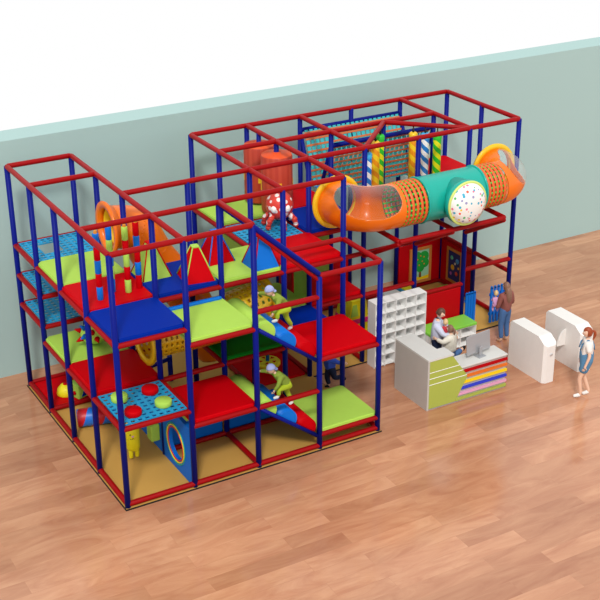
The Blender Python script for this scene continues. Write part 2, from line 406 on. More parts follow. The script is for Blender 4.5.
# perforated decks
def perf(i, j, k, label, n=9, hole_rect=None):
    x0, y0 = i*G+0.05, j*G+0.05; s = G-0.10
    f = lambda u, v: Vector((x0+u*s, y0+v*s*0.999999, k*U+0.03))
    bm = bmesh.new(); cache = {}
    def V(x, y):
        q = (round(x, 4), round(y, 4))
        if q not in cache: cache[q] = bm.verts.new((q[0], q[1], k*U+0.035))
        return cache[q]
    c = s/n
    for a in range(n):
        for b in range(n):
            X, Y = x0+a*c, y0+b*c
            if hole_rect and hole_rect[0] <= (a+.5)/n <= hole_rect[1] and hole_rect[2] <= (b+.5)/n <= hole_rect[3]: continue
            o = [V(X, Y), V(X+c, Y), V(X+c, Y+c), V(X, Y+c)]
            h = c*0.21; ii = [V(X+h, Y+h), V(X+c-h, Y+h), V(X+c-h, Y+c-h), V(X+h, Y+c-h)]
            for t in range(4): bm.faces.new((o[t], o[(t+1) % 4], ii[(t+1) % 4], ii[t]))
    o = obj('perforated_deck', bm, net_blue, None, 0.02)
    return tag(o, label, 'perforated deck')
perf(0,0,5, 'blue perforated deck carrying four round stepping discs')
perf(3,2,10, 'blue perforated deck under the spotted octopus')
perf(0,3,10, 'blue perforated deck with a square opening, highest at the left wall', hole_rect=(0.18, 0.55, 0.3, 0.75))
perf(0,3,8, 'blue perforated step deck, middle of three stacked at the left wall', hole_rect=(0.55, 1, 0.3, 1))
perf(0,3,6, 'blue perforated step deck, lowest of three stacked at the left wall')

# stepping discs
for n_, (x, y, mm, lab) in enumerate(((0.848,0.84,red_pad,'red round stepping disc at the back of the perforated deck'), (0.863,0.34,lime_pad,'lime round stepping disc on the right side of the perforated deck'),
    (0.32,0.30,red_pad,'red round stepping disc at the front of the perforated deck'), (0.31,0.85,lime_pad,'lime round stepping disc behind the front corner post'))):
    z = 5*U+0.045; bm = bmesh.new()
    lathe(bm, [(0, 0), (0.13, 0), (0.14, 0.012), (0.14, 0.085), (0.128, 0.1), (0, 0.103)], (x, y, z), 28)
    tag(obj('stepping_disc', bm, mm), lab, 'stepping disc', 'stepping discs on the perforated deck')

# ---------------------------------------------------------------- roller ramps
def ramp(z0, z1, label):
    rt = thing('roller_ramp', label, 'ramp', (2*G, 0, z0))
    x0, x1 = 2*G, 3*G; sl = (z1-z0)/(x1-x0)
    Z = lambda x: z0+(x-x0)*sl
    for y in (0.0, G):
        part('side_rail', tube(bmesh.new(), (x0+0.05, y, Z(x0)-0.03), (x1-0.05, y, Z(x1)+0.0), 0.035, 12), blue_pipe, rt)
    bm = bmesh.new(); prism(bm, [(x0+0.05, Z(x0)-0.06), (x1-0.05, Z(x1)-0.04), (x1-0.05, Z(x1)-0.01), (x0+0.05, Z(x0)-0.03)], 0.06, G-0.06, 'y')
    part('board', bm, sky_blue, rt)
    for x, mm in ((2.60, lime_pad), (2.99, sky_blue), (3.37, red_pad)):
        bm = bmesh.new(); r = 0.205
        # half roller lying on the slope, long axis front to back
        th = math.atan(sl); prof = []
        for k in range(13):
            a = PI*k/12; px, pz = r*math.cos(a), r*0.92*math.sin(a)
            prof.append((x+px*math.cos(th)-pz*math.sin(th), Z(x)-0.0+px*math.sin(th)+pz*math.cos(th)))
        prism(bm, prof, 0.045, G-0.02, 'y')
        es = [e for e in bm.edges if abs(e.verts[0].co.y-e.verts[1].co.y) < 1e-6]
        bmesh.ops.bevel(bm, geom=es, offset=0.015, segments=2, affect='EDGES')
        for f in bm.faces:
            if abs(f.normal.y) < 0.5: f.smooth = True
        part('roller', bm, mm, rt, {lime_pad: 'lime half roller', sky_blue: 'blue half roller', red_pad: 'red half roller'}[mm])
ramp(9*U, 6*U, 'upper ramp of lime, blue and red half rollers, child climbing on it')
ramp(4*U, 1*U, 'lower ramp of lime, blue and red half rollers, just above the floor')
bm = bmesh.new(); tube(bm, (1*G+0.1, G-0.045, 9*U+0.12), (2*G-0.04, G-0.06, 9*U+0.12), 0.042, 18, dome=0.06)
tag(obj('padded_roll', bm, sky_blue), 'blue padded roll along the back edge of the lime front deck', 'padded roll')

# ---------------------------------------------------------------- wall panels of the structure
def panel(x0, x1, y0, y1, z0, z1, m, label):
    return tag(obj('padded_divider', rbox(x0, x1, y0, y1, z0, z1, 0.015), m), label, 'padded panel')
t_ = 0.025
panel(7*G+.05, 8*G-.05, 4*G-t_-.02, 4*G+t_-.02, 0.14, 4*U-.05, panel_red, 'red padded wall panel with the apple tree picture on it')
panel(8*G-t_, 8*G+t_, 3*G+.05, 4*G-.05, 0.14, 4*U-.05, panel_red, 'red padded side panel with the outer space picture on it')
panel(6*G+.05, 7*G-.05, 2*G-t_, 2*G+t_, 0.032, 4*U-.05, panel_red, 'red padded front panel behind the green topped bench')
panel(5*G+.05, 6*G-.05, 4*G-t_, 4*G+t_, 0.14, 4*U-.05, panel_red, 'red padded panel at the back wall, partly behind the blue posts')
panel(3*G-t_, 3*G+t_, 2*G+.05, 3*G-.05, 5*U+.1, 10*U-.05, olive_pad, 'olive green padded side panel below the spotted octopus deck')
panel(4*G+.05, 5*G-.05, 3*G-t_, 3*G+t_, 5*U+.1, 10*U-.05, olive_pad, 'olive green padded panel behind the red middle level deck')
panel(4*G-t_, 4*G+t_, 2*G+.62, 3*G-.05, 5*U+.1, 10*U-.05, panel_red, 'red padded divider panel in the middle level, beside the lime one')
panel(4*G-t_, 4*G+t_, 2*G+.05, 2*G+.55, 5*U+.1, 10*U-.05, lime_pad, 'lime padded divider panel in the middle level')
# blue crawl-through panels at ground level
def panel_hole():
    rt = thing('crawl_board', 'blue upright panel with a round crawl hole ringed red, yellow and green', 'crawl panel', (G, 0.6, 0.032))
    y0, y1, z0, z1 = 0.055, G-0.055, 0.035, 4*U-0.06; cy, cz, r = 0.64, 0.53, 0.285; n = 48
    def rect_pt(a):
        dy, dz = math.cos(a), math.sin(a); t = 1e9
        if dy > 1e-9: t = min(t, (y1-cy)/dy)
        if dy < -1e-9: t = min(t, (y0-cy)/dy)
        if dz > 1e-9: t = min(t, (z1-cz)/dz)
        if dz < -1e-9: t = min(t, (z0-cz)/dz)
        return (cy+dy*t, cz+dz*t)
    angs = sorted([2*PI*k/n for k in range(n)]+[math.atan2(b-cz, a-cy) % (2*PI) for a in (y0, y1) for b in (z0, z1)])
    bm = bmesh.new(); R = []
    for a in angs:
        o = rect_pt(a); i = (cy+r*math.cos(a), cz+r*math.sin(a))
        R.append([bm.verts.new((x, p[0], p[1])) for x in (G-0.035, G+0.035) for p in (o, i)])
    for k in range(len(R)):
        A, B = R[k], R[(k+1) % len(R)]
        bm.faces.new((A[0], B[0], B[1], A[1])); bm.faces.new((A[2], A[3], B[3], B[2])); bm.faces.new((A[1], B[1], B[3], A[3])); bm.faces.new((A[0], A[2], B[2], B[0]))
    part('panel', bm, panel_blue, rt)
    for rr, mm, l in ((0.30, mat('ring_red', (200, 20, 50), .5), 'red ring'), (0.335, stripe_yellow, 'yellow ring'), (0.37, mat('ring_green', (20, 160, 130), .5), 'green ring')):
        part('ring', torus(bmesh.new(), (G-0.037, cy, cz), rr, 0.012, 'x', 48, 8), mm, rt, l)
panel_hole()
panel(G-.035, G+.035, G+.055, 2*G-.055, 0.035, 4*U-.06, panel_blue, 'plain blue upright panel behind the one with the round hole')
panel(G+.055, 2*G-.055, G+.05, G+.11, 0.035, 4*U-.06, panel_blue, 'blue upright panel under the red lower deck, to the right of the round hole')
panel(2*G+.055, 3*G-.055, G+.05, G+.11, 0.035, 2.2*U, panel_blue, 'low blue upright panel under the lower roller ramp')
tag(obj('climbing_block', rbox(G-.20, G-.037, 1.29, 1.50, 0.26, 0.58, 0.02), lime_pad), 'lime block sticking out of the plain blue panel', 'climbing block')
tag(obj('climbing_block', rbox(G+.2, G+.42, G-.14, G+.048, 0.62, 0.86, 0.02), lime_pad), 'lime block seen through the round crawl hole', 'climbing block')

# ---------------------------------------------------------------- V shaped net bridge
nb = thing('net_bridge', 'cyan and orange strap net bridge slung in a V between blue pipes by the wall', 'net bridge', (5*G, 4*G, 3.07))
zt, zv = 4.15, 3.08
for (y0_, z0_, y1_, z1_) in ((4*G-.05, zt, 3.5*G+0.18, zv), (3*G+.02, zt, 3.5*G-0.18, zv), (3.5*G+0.18, zv, 3.5*G-0.18, zv)):
    bc, bo = bmesh.new(), bmesh.new(); L_ = math.hypot(y1_-y0_, z1_-z0_)
    flat = abs(z1_-z0_) < 0.01
    nlen = max(3, int(L_/0.125)); X0, X1 = 5*G+.06, 7*G-.06; nx = 21
    nrm = Vector((0, -(z1_-z0_), (y1_-y0_))).normalized()*0.008
    for k in range(nx):
        x = X0+(X1-X0)*(k+.5)/nx
        a = Vector((x, y0_, z0_)); b = Vector((x, y1_, z1_))
        v = [a+Vector((-.037, 0, 0)), a+Vector((.037, 0, 0)), b+Vector((.037, 0, 0)), b+Vector((-.037, 0, 0))]
        A = [bc.verts.new(p+nrm) for p in v]; B = [bc.verts.new(p+nrm*0.2) for p in v]
        bc.faces.new(A); bc.faces.new(B[::-1])
        for t in range(4): bc.faces.new((A[t], B[t], B[(t+1) % 4], A[(t+1) % 4]))
    for k in range(nlen):
        f_ = (k+.5)/nlen; d_ = Vector((0, y1_-y0_, z1_-z0_)).normalized()*0.020
        c = Vector((0, y0_+(y1_-y0_)*f_, z0_+(z1_-z0_)*f_))
        v = [Vector((X0, 0, 0))+c-d_, Vector((X1, 0, 0))+c-d_, Vector((X1, 0, 0))+c+d_, Vector((X0, 0, 0))+c+d_]
        A = [bo.verts.new(p-nrm*0.2) for p in v]; B = [bo.verts.new(p-nrm) for p in v]
        bo.faces.new(A); bo.faces.new(B[::-1])
        for t in range(4): bo.faces.new((A[t], B[t], B[(t+1) % 4], A[(t+1) % 4]))
    part('cross_strap', bc, strap_cyan, nb, 'cyan straps'); part('long_strap', bo, strap_orange if not flat else mat('strap_violet', (70, 60, 190), .6), nb, 'violet straps' if flat else 'orange straps')
for j in (4, 3): part('top_rail', tube(bmesh.new(), P(5, j, zt), P(7, j, zt), 0.045, 14), blue_pipe, nb)
for i in (5, 7):
    part('end_rail', tube(bmesh.new(), P(i, 4, zt), (i*G, 3.5*G+.18, zv), 0.04, 12), blue_pipe, nb)
    part('end_rail', tube(bmesh.new(), P(i, 3, zt), (i*G, 3.5*G-.18, zv), 0.04, 12), blue_pipe, nb)

# ---------------------------------------------------------------- hanging striped bags
m_by = stripe_mat('stripe_yellow_orange', ((245, 205, 30), (236, 150, 20)), 2, 0.22)
m_bw = stripe_mat('stripe_blue_white', ((30, 120, 200), (235, 235, 235)), 2, 0.22)
m_gy = stripe_mat('stripe_green_yellow', ((40, 190, 40), (225, 225, 20)), 2, 0.22)
capm = mat('cap_cyan', (50, 170, 225), .4)
bag_proto = None
def bag(x, y, m, cm, label):
    ztop = TOP-0.17; L_ = 1.15
    r = thing('hanging_bag', label, 'hanging bag', (x, y, ztop-L_), 0, 'striped hanging bags')
    bm = lathe(bmesh.new(), [(0, 0), (0.06, 0.0), (0.082, 0.03), (0.082, L_-0.05), (0.07, L_)], (0, 0, 0), 20)
    obj('body', bm, m, r)
    bm = lathe(bmesh.new(), [(0.085, L_-0.10), (0.088, L_-0.02), (0.06, L_+0.012), (0, L_+0.015)], (0, 0, 0), 20); obj('cap', bm, cm, r)
    bm = lathe(bmesh.new(), [(0, L_+0.01), (0.02, L_+0.01), (0.028, L_+0.05), (0.012, L_+0.07), (0.012, L_+0.135), (0, L_+0.135)], (0, 0, 0), 10); obj('hanger', bm, black, r)
def dg(t, s): # along the roof diagonals from (6,3)
    return ((6+s*t)*G, (3-t)*G)
x, y = dg(0.35, 1); bag(x, y, m_by, yellow_pl, 'yellow and orange striped bag hanging right of the centre post')
x, y = dg(0.49, 1); bag(x, y, m_bw, capm, 'blue and white striped bag hanging between a yellow and a green one')
x, y = dg(0.63, 1); bag(x, y, m_gy, green_rod, 'green and yellow striped bag hanging rightmost of the six')
x, y = dg(0.18, -1); bag(x, y, m_gy, green_rod, 'green and yellow striped bag hanging left of the centre post')
x, y = dg(0.44, -1); bag(x, y, m_by, yellow_pl, 'yellow and orange striped bag hanging left of the centre post')
x, y = dg(0.86, -1); bag(x, y, m_bw, capm, 'blue and white striped bag hanging leftmost of the six')

# ---------------------------------------------------------------- big tube tunnel
TZ, TY, TR = 3.54, 1.60, 0.405
tn = thing('tube_tunnel', 'orange and teal crawl tube with clear windows bulging out of the top level', 'tube tunnel', (7.3, TY, TZ))
def elbow(x_fl, s):
    """from the flange at (x_fl, 2G) forward and round to +-x"""
    path = [(x_fl, 2*G-0.02, TZ), (x_fl, 2*G-0.22, TZ)]
    for k in range(1, 6):
        a = PI/2*k/5; path.append((x_fl+s*0.55*(1-math.cos(a)), 2*G-0.25-0.55*math.sin(a)+0.0, TZ))
    return path
for x_fl, s, xe in ((4.5*G-.06, 1, 6.14), (8.95, -1, 8.40)):
    pth = elbow(x_fl, s)
    if abs(pth[-1][0]-xe) > 0.05: pth.append((xe, TY, TZ))
    f = sweep_fn(pth, TR)
    wd = Vector((-.15, -.62, .77)) if s > 0 else Vector((.62, -.30, .72)); wd.normalize()
    uc, uh = (.58, .36) if s > 0 else (.50, .40)
    def win(u, v, c, f=f, wd=wd, uc=uc, uh=uh):
        ce = (f(u, 0)+f(u, .5))/2; d = (c-ce).normalized().dot(wd)
        q = ((u-uc)/uh)**2+(math.acos(max(-1, min(1, d)))/math.radians(60))**4
        return q < 1
    nu, nv = 110, 130
    el = part('elbow', surf(bmesh.new(), f, nu, nv, keep=lambda u, v, c: not win(u, v, c)), orange_tube, tn, 'orange elbow', 0.016)
    f2 = sweep_fn(pth, TR+0.02)
    wn = surf(bmesh.new(), f2, nu, nv, keep=lambda u, v, c: win(u, v, c)); bmesh.ops.translate(wn, verts=wn.verts[:], vec=-Vector(tn.location))
    wo = obj('window', wn, clear, el); wo['label'] = 'clear domed window'
    bm = bmesh.new(); lathe(bm, [(TR-0.01, -0.03), (TR+0.10, -0.03), (TR+0.11, 0.0), (TR+0.10, 0.03), (TR-0.01, 0.03), (TR-0.01, -0.03)], (x_fl, 2*G-0.09, TZ), 48, 'y')
    part('flange', bm, yellow_pl, tn, 'yellow mounting ring')
for x0, x1 in ((6.14, 6.62), (7.96, 8.40)):
    bo, bg = bmesh.new(), bmesh.new(); nr = 5
    for k in range(nr):
        xx = x0+(x1-x0)*(k+.5)/nr
        lathe(bo, [(TR-.02, -.026), (TR+.018, -.026), (TR+.018, .026), (TR-.02, .026), (TR-.02, -.026)], (xx, TY, TZ), 40, 'x')
    for k in range(26):
        a = 2*PI*k/26; tube(bg, (x0, TY+(TR-.006)*math.cos(a), TZ+(TR-.006)*math.sin(a)), (x1, TY+(TR-.006)*math.cos(a), TZ+(TR-.006)*math.sin(a)), 0.022, 8)
    bk = part('basket', bo, orange_rib, tn, 'orange ring net section')
    bmesh.ops.translate(bg, verts=bg.verts[:], vec=-Vector(tn.location)); gr = obj('green_strap', bg, green_rod, bk)
f = sweep_fn([(6.62, TY, TZ), (7.0, TY, TZ), (7.6, TY, TZ), (7.96, TY, TZ)], TR+0.01)
BX = 7.34
tee = part('tee_body', surf(bmesh.new(), f, 20, 48, keep=lambda u, v, c: not (abs(c.x-BX)**2+(c.z-TZ)**2 < 0.33**2 and c.y < TY)), teal_tube, tn, 'teal tee section', 0.016)
bm = bmesh.new(); lathe(bm, [(0.385, 0), (0.385, 0.42), (0.40, 0.44), (0.43, 0.44), (0.43, 0.52)], (BX, TY-0.62, TZ), 40, 'y')
# branch: cylinder forward (towards -y)
bm.free(); bm = bmesh.new()
lathe(bm, [(0.37, TY-0.10), (0.38, 1.16), (0.42, 1.12), (0.42, 1.02), (0.38, 1.00)], (BX, 0, TZ), 44, 'y')
part('branch', bm, teal_tube, tn, 'short teal branch', 0.012)
for xx in (6.64, 7.94): part('collar', torus(bmesh.new(), (xx, TY, TZ), TR+0.02, 0.022, 'x', 48, 8), teal_tube, tn)
dm = dots_mat('bubble_dots', (236, 236, 232), ((60, 170, 200), (230, 90, 60), (240, 200, 60), (90, 180, 110), (150, 150, 190), (235, 235, 230), (230, 120, 150)), 13, 0.34, 0.12)
bm = bmesh.new(); lathe(bm, [(0.39, 1.00), (0.36, .92), (0.27, .86), (0.14, .83), (0.0, .82)], (BX, 0, TZ), 44, 'y')
dome_ = part('bubble', bm, dm, tn, 'white dome with small coloured dots')
part('bubble_rim', torus(bmesh.new(), (BX, 1.00, TZ), 0.405, 0.024, 'y', 48, 10), mat('lime_rim', (205, 222, 120), .4), tn, 'lime rim')

# ---------------------------------------------------------------- orange spiral slide (left)
sl = thing('tube_slide', 'orange tube slide curling down from the left top deck', 'slide', (G, 2.95, 0.03))
pth = [(G-0.02, 2.95, 3.65), (1.40, 2.95, 3.62), (1.64, 2.97, 3.52), (1.80, 3.0, 3.24), (1.96, 3.03, 2.92), (2.22, 3.03, 2.55), (2.50, 3.03, 2.15), (2.74, 3.0, 1.65), (2.92, 3.0, 1.20), (3.10, 3.0, 0.80)]
f = sweep_fn(pth, 0.37)
part('tube', surf(bmesh.new(), f, 70, 40), orange_tube, sl, None, 0.02)
for u in (0.11, 0.27, 0.43, 0.6, 0.8):
    bm = bmesh.new(); pts = [f(u, k/32) for k in range(32)]
    for k in range(32): tube(bm, pts[k], pts[(k+1) % 32], 0.016, 6)
    part('joint_ring', bm, orange_tube, sl)
bm = bmesh.new(); lathe(bm, [(0.36, 0.01), (0.46, 0), (0.475, 0.03), (0.46, 0.06), (0.40, 0.10), (0.375, 0.16), (0.355, 0.16), (0.36, 0.01)], (G-0.13, 2.95, 3.66), 48, 'x')
part('flange', bm, orange_tube, sl, 'flared orange mouth ring')
part('mouth_lining', lathe(bmesh.new(), [(0.355, 0.0), (0.345, 0.26)], (G-0.02, 2.95, 3.63), 40, 'x'), yellow_pl, sl, 'yellow inner lining', 0.01)
st = thing('slide_stand', 'blue pipe stand carrying the slide, seen under the yellow basket tunnel', 'stand', (2*G, 3*G, 0.03))
part('upright', tube(bmesh.new(), (2*G, 3*G, .03), (2*G, 3*G, 0.56), 0.05, 14), blue_pipe, st)
part('upright', tube(bmesh.new(), (2*G-.62, 3*G-.16, .03), (2*G-.62, 3*G-.16, 0.56), 0.05, 14), blue_pipe, st)
part('crossbar', tube(bmesh.new(), (2*G, 3*G, .5), (2*G-.62, 3*G-.16, .5), 0.04, 14), blue_pipe, st)

# ---------------------------------------------------------------- yellow basket tunnel on the middle level
bt = thing('basket_tunnel', 'yellow perforated crawl tunnel with an orange middle on the middle level', 'tunnel', (G, 1.5*G, 1.58))
bz, br = 2.02, 0.385
for x0, x1, zr in ((G-.01, 1.98, 0), (2.62, 3*G-.08, .15)):
    f = sweep_fn([(x0, 1.5*G, bz), ((x0+x1)/2, 1.5*G, bz+zr*.5), (x1, 1.5*G, bz+zr)], br)
    part('basket', surf(bmesh.new(), f, 8, 20, hole=(0.42, 0.5)), yellow_pl, bt, None, 0.02)
for xx, nm in ((G-.02, 'flange'), (3*G-.10, 'flange')):
    part(nm, lathe(bmesh.new(), [(br-.03, -.03), (br+.085, -.03), (br+.095, 0), (br+.085, .03), (br-.03, .03), (br-.03, -.03)], (xx, 1.5*G-.04, bz+(.17 if xx > 2 else 0)), 44, 'x'), yellow_pl, bt)
f = sweep_fn([(1.98, 1.5*G, bz), (2.3, 1.5*G, bz), (2.62, 1.5*G, bz)], br+.015)
part('middle_tube', surf(bmesh.new(), f, 10, 40), orange_tube, bt, 'orange middle section', 0.018)

# ---------------------------------------------------------------- foam pyramids
def pyramid(x, y, half, h, m, me, rz, label, tm=None):
    r = thing('foam_pyramid', label, 'foam pyramid', (x, y, 10*U+0.106), rz, 'foam pyramids on the top level')
    bm = bmesh.new(); t = 0.06
    B = [bm.verts.new((a*half, b*half, 0)) for a, b in ((-1,-1),(1,-1),(1,1),(-1,1))]; T_ = [bm.verts.new((a*t, b*t, h)) for a, b in ((-1,-1),(1,-1),(1,1),(-1,1))]
    bm.faces.new(B[::-1]); bm.faces.new(T_)
    for k in range(4): bm.faces.new((B[k], B[(k+1) % 4], T_[(k+1) % 4], T_[k]))
    obj('body', bm, m, r)
    bm = bmesh.new()
    for a, b in ((-1,-1),(1,-1),(1,1),(-1,1)): tube(bm, (a*half, b*half, 0.01), (a*t, b*t, h), 0.012, 6)
    obj('piping', bm, me, r)
    obj('cap', rbox(-.065, .065, -.065, .065, h-.005, h+.03, .012), tm or me, r)
redm, = (mat('edge_red', (205, 20, 24), .5),)
pyramid(1.50, 2.06, .26, .58, lime_pad, red_pad, 0.0, 'lime foam pyramid with red edges on the blue deck pad')
pyramid(2.10, 1.55, .26, .56, red_pad, lime_pad, -.15, 'red foam pyramid with lime edges at the front of the blue deck pad')
pyramid(2.74, 2.10, .25, .52, red_pad, sky_blue, 0.0, 'red foam pyramid with blue edges on the lime deck pad')
pyramid(3.30, 1.48, .24, .58, sky_blue, red_pad, 0.0, 'blue foam pyramid with red edges on the lime deck pad')

# ---------------------------------------------------------------- segmented foam poles
def foam_pole(x, y, cols, label, hgt=1.16):
    r = thing('foam_pole', label, 'foam pole', (x, y, 10*U+0.106), 0, 'segmented foam poles')
    n = len(cols)
    for k, m in enumerate(cols):
        h0, h1 = hgt*k/n, hgt*(k+1)/n
        bm = lathe(bmesh.new(), [(0, h0), (0.045, h0), (0.052, h0+.012), (0.052, h1-.012), (0.045, h1), (0, h1)], (0, 0, 0), 18); obj('segment', bm, m, r)
    obj('tip', lathe(bmesh.new(), [(0.035, hgt), (0.03, hgt+.03), (0.012, hgt+.07), (0, hgt+.07)], (0, 0, 0), 12), gold, r)
foam_pole(0.37, 1.53, [sky_blue, red_pad, sky_blue, red_pad, sky_blue], 'blue and red segmented foam pole, leftmost of four')
foam_pole(0.66, 1.72, [sky_blue, lime_pad, sky_blue, lime_pad, sky_blue], 'blue and lime segmented foam pole, second from left')
foam_pole(0.88, 1.57, [lime_pad, red_pad, lime_pad, red_pad, lime_pad], 'lime and red segmented foam pole, third from left')
foam_pole(1.11, 1.66, [red_pad, sky_blue, red_pad, sky_blue, red_pad], 'red and blue segmented foam pole, rightmost of four')

# ---------------------------------------------------------------- octopus
oc = thing('octopus_toy', 'red octopus toy with white spots sitting on the blue perforated deck', 'octopus', (4.55, 3.05, 10*U+0.046))
om = dots_mat('octopus_skin', (216, 58, 44), ((240, 228, 222),), 8.0, 0.33, 0.45)
bm = bmesh.new(); ball(bm, (0, 0, .42), .26, 1, 1, 1.05, 28)
obj('head', bm, om, oc)
for k in range(6):
    a = 2*PI*k/6+0.3; bm = bmesh.new(); c, s_ = math.cos(a), math.sin(a)
    pts = [(c*.10, s_*.10, .30), (c*.20, s_*.20, .24), (c*.28, s_*.28, .16), (c*.31, s_*.31, .07)]
    for q in range(3): tube(bm, pts[q], pts[q+1], .062-.006*q, 12, .062-.006*(q+1))
    for q in range(1, 3): ball(bm, pts[q], .058, n=12)
    ball(bm, (pts[3][0], pts[3][1], .055), .052, n=12)
    obj('tentacle', bm, om, oc)
for s_ in (-1, 1):
    bm = bmesh.new(); d_ = Vector((-0.50+s_*0.62, -0.80, 0.05)).normalized(); ball(bm, d_*0.235+Vector((0, 0, .40)), .062, 1, 1, 1.2, 14)
    e = obj('eye', bm, eye_white, oc)

# tall rollers
rm = stripe_mat('roller_red', ((186, 60, 38), (178, 52, 32), (190, 66, 42), (180, 56, 34)), 8, 1000.0, 0.55)
for x, y, lab in ((4*G, 4.30, 'tall orange-red cylinder roller with yellow squares, nearer the wall'), (4*G, 3.6, 'tall orange-red cylinder roller with yellow squares, in front of the other')):
    r = thing('tall_roller', lab, 'roller', (x, y, 3.08), 0, 'tall cylinder rollers')
    obj('body', lathe(bmesh.new(), [(.058, 0), (.29, 0), (.30, .02), (.30, 1.08), (.29, 1.10)], (0, 0, 0), 36), rm, r)
    obj('top_cap', lathe(bmesh.new(), [(.29, 1.10), (.285, 1.115), (.10, 1.125), (.085, 1.16), (.058, 1.16), (.058, 1.10)], (0, 0, 0), 36), mat('cap_orange', (225, 80, 25), .5), r, )
    for k in range(4):
        a0 = -PI*0.62+k*PI/2; bm = bmesh.new(); vs = []
        for q in range(7):
            a = a0+0.38*q/6-0.19; vs.append([bm.verts.new((.304*math.cos(a), .304*math.sin(a), z)) for z in (.42, .62)])
        for q in range(6): bm.faces.new((vs[q][0], vs[q+1][0], vs[q+1][1], vs[q][1]))
        obj('yellow_patch', bm, yellow_pl, r, 0.006)
part('bag_rod', tube(bmesh.new(), (4*G, 4.30, TOP), (4*G, 4.30, 10*U+.05), 0.045, 12), blue_pipe, FR)

# ---------------------------------------------------------------- spiky ball
sp = thing('spiky_ball', 'lime spiky ball with red and blue cones on the lime lower deck', 'spiky ball', (0.68, 2.85, 5*U+0.106))
obj('body', ball(bmesh.new(), (0, 0, .24), .22, 1.15, .95, .95, 24), lime_pad, sp)
ga = PI*(3-math.sqrt(5))
for k in range(26):
    zz = 1-2*(k+.5)/26; rr = math.sqrt(1-zz*zz); d_ = Vector((rr*math.cos(k*ga), rr*math.sin(k*ga), zz))
    if d_.z < -0.5: continue
    a = Vector((d_.x*.22*1.15, d_.y*.22*.95, .24+d_.z*.22*.95)); bm = bmesh.new(); tube(bm, a-d_*.02, a+d_*.11, .058, 12, .008)
    obj('cone', bm, red_pad if k % 2 else sky_blue, sp)

# ground toys on the left
tb = thing('dome_toy', 'yellow dome toy with a red spot on the far left red ground pad', 'toy', (0.44, 4.02, 0.09))
obj('dome', lathe(bmesh.new(), [(0, 0), (.17, 0), (.18, .02), (.16, .12), (.10, .19), (0, .22)], (0, 0, 0), 26), yellow_soft, tb)
obj('spot', lathe(bmesh.new(), [(0, .20), (.05, .20), (.05, .225), (0, .228)], (0, 0, 0), 14), red_pad, tb)
lb = thing('soft_block', 'lime soft block with a blue triangle on the far left red ground pad', 'soft block', (0.66, 3.83, 0.09), 0.3)
obj('block', rbox(-.16, .16, -.14, .14, 0, .30, .03, 3), lime_pad, lb)
obj('triangle', prism(bmesh.new(), [(-.09, .05), (.11, .05), (.0, .24)], -.146, -.138, 'y'), blue_pad, lb)
obj('knob', ball(bmesh.new(), (-.17, -.03, .12), .04, n=12), red_pad, lb)
rl = thing('striped_roller', 'blue and red spiral striped roller lying on the tan mat', 'roller', (0.24, 2.84, 0.20))
rm2 = stripe_mat('roller_stripe', ((20, 110, 210), (190, 10, 30)), 1, 0.36)
ro = obj('body', lathe(bmesh.new(), [(0, -.02), (.155, -.02), (.168, 0), (.168, .66), (.155, .68), (0, .68)], (0, 0, 0), 26), rm2, rl); ro.rotation_euler = (0, PI/2, -0.25+0.0)
# yellow cat bag
cb = thing('cat_bag', 'yellow cat shaped bag with a pink nose hanging low under the perforated deck', 'hanging bag', (0.66, 1.30, 0.06))
bm = lathe(bmesh.new(), [(0, .17), (.08, .17), (.115, .21), (.12, .36), (.12, .56), (.10, .64), (.05, .68), (0, .69)], (0, 0, 0), 24)
obj('body', bm, yellow_soft, cb)
for sx in (-1, 1):
    bm = bmesh.new(); tube(bm, (sx*.055, -.01, .20), (sx*.055, -.01, .02), .042, 12, .038, dome=.02); obj('leg', bm, yellow_soft, cb)
    bm = bmesh.new(); tube(bm, (sx*.07, 0, .64), (sx*.085, 0, .75), .035, 10, .008); obj('ear', bm, yellow_soft, cb)
    bm = bmesh.new(); ball(bm, (sx*.045-.04, -.108, .53), .011, n=8); obj('eye', bm, black, cb)
obj('nose', ball(bmesh.new(), (-.04, -.115, .49), .022, 1.2, .6, .8, 10), softpink, cb)
bm = bmesh.new()
for sx in (-1, 1):
    pr = None
    for k in range(7):
        a = PI+PI*k/6; p = (-.04+sx*.025+.025*math.cos(a), -.116, .46+.022*math.sin(a))
        if pr: tube(bm, pr, p, .004, 6)
        pr = p
obj('mouth', bm, black, cb)
obj('cord', tube(bmesh.new(), (0, 0, .68), (0, 0, 5*U-.04), .01, 8), black, cb)
# swing seat
sw = thing('swing_seat', 'round yellow and red swing seat on a blue pole over the red ground pad', 'swing seat', (3.5*G, 2.5*G, 0.16))
obj('seat', lathe(bmesh.new(), [(0, 0), (.22, 0), (.25, .02), (.25, .07), (.23, .09), (0, .09)], (0, 0, 0), 32), yellow_soft, sw)
bm = bmesh.new()
for k in range(5):
    a = 2*PI*k/5+.4; bm2 = [(.17*math.cos(a+d)+.0, .17*math.sin(a+d)) if abs(d) else (.09*math.cos(a), .09*math.sin(a)) for d in (-.25, 0, .25)]
    prism(bm, bm2, .091, .097, 'z')
obj('red_mark', bm, red_pad, sw)
obj('pole', tube(bmesh.new(), (0, 0, .08), (0, 0, 5*U-.20), .035, 14), panel_blue, sw)

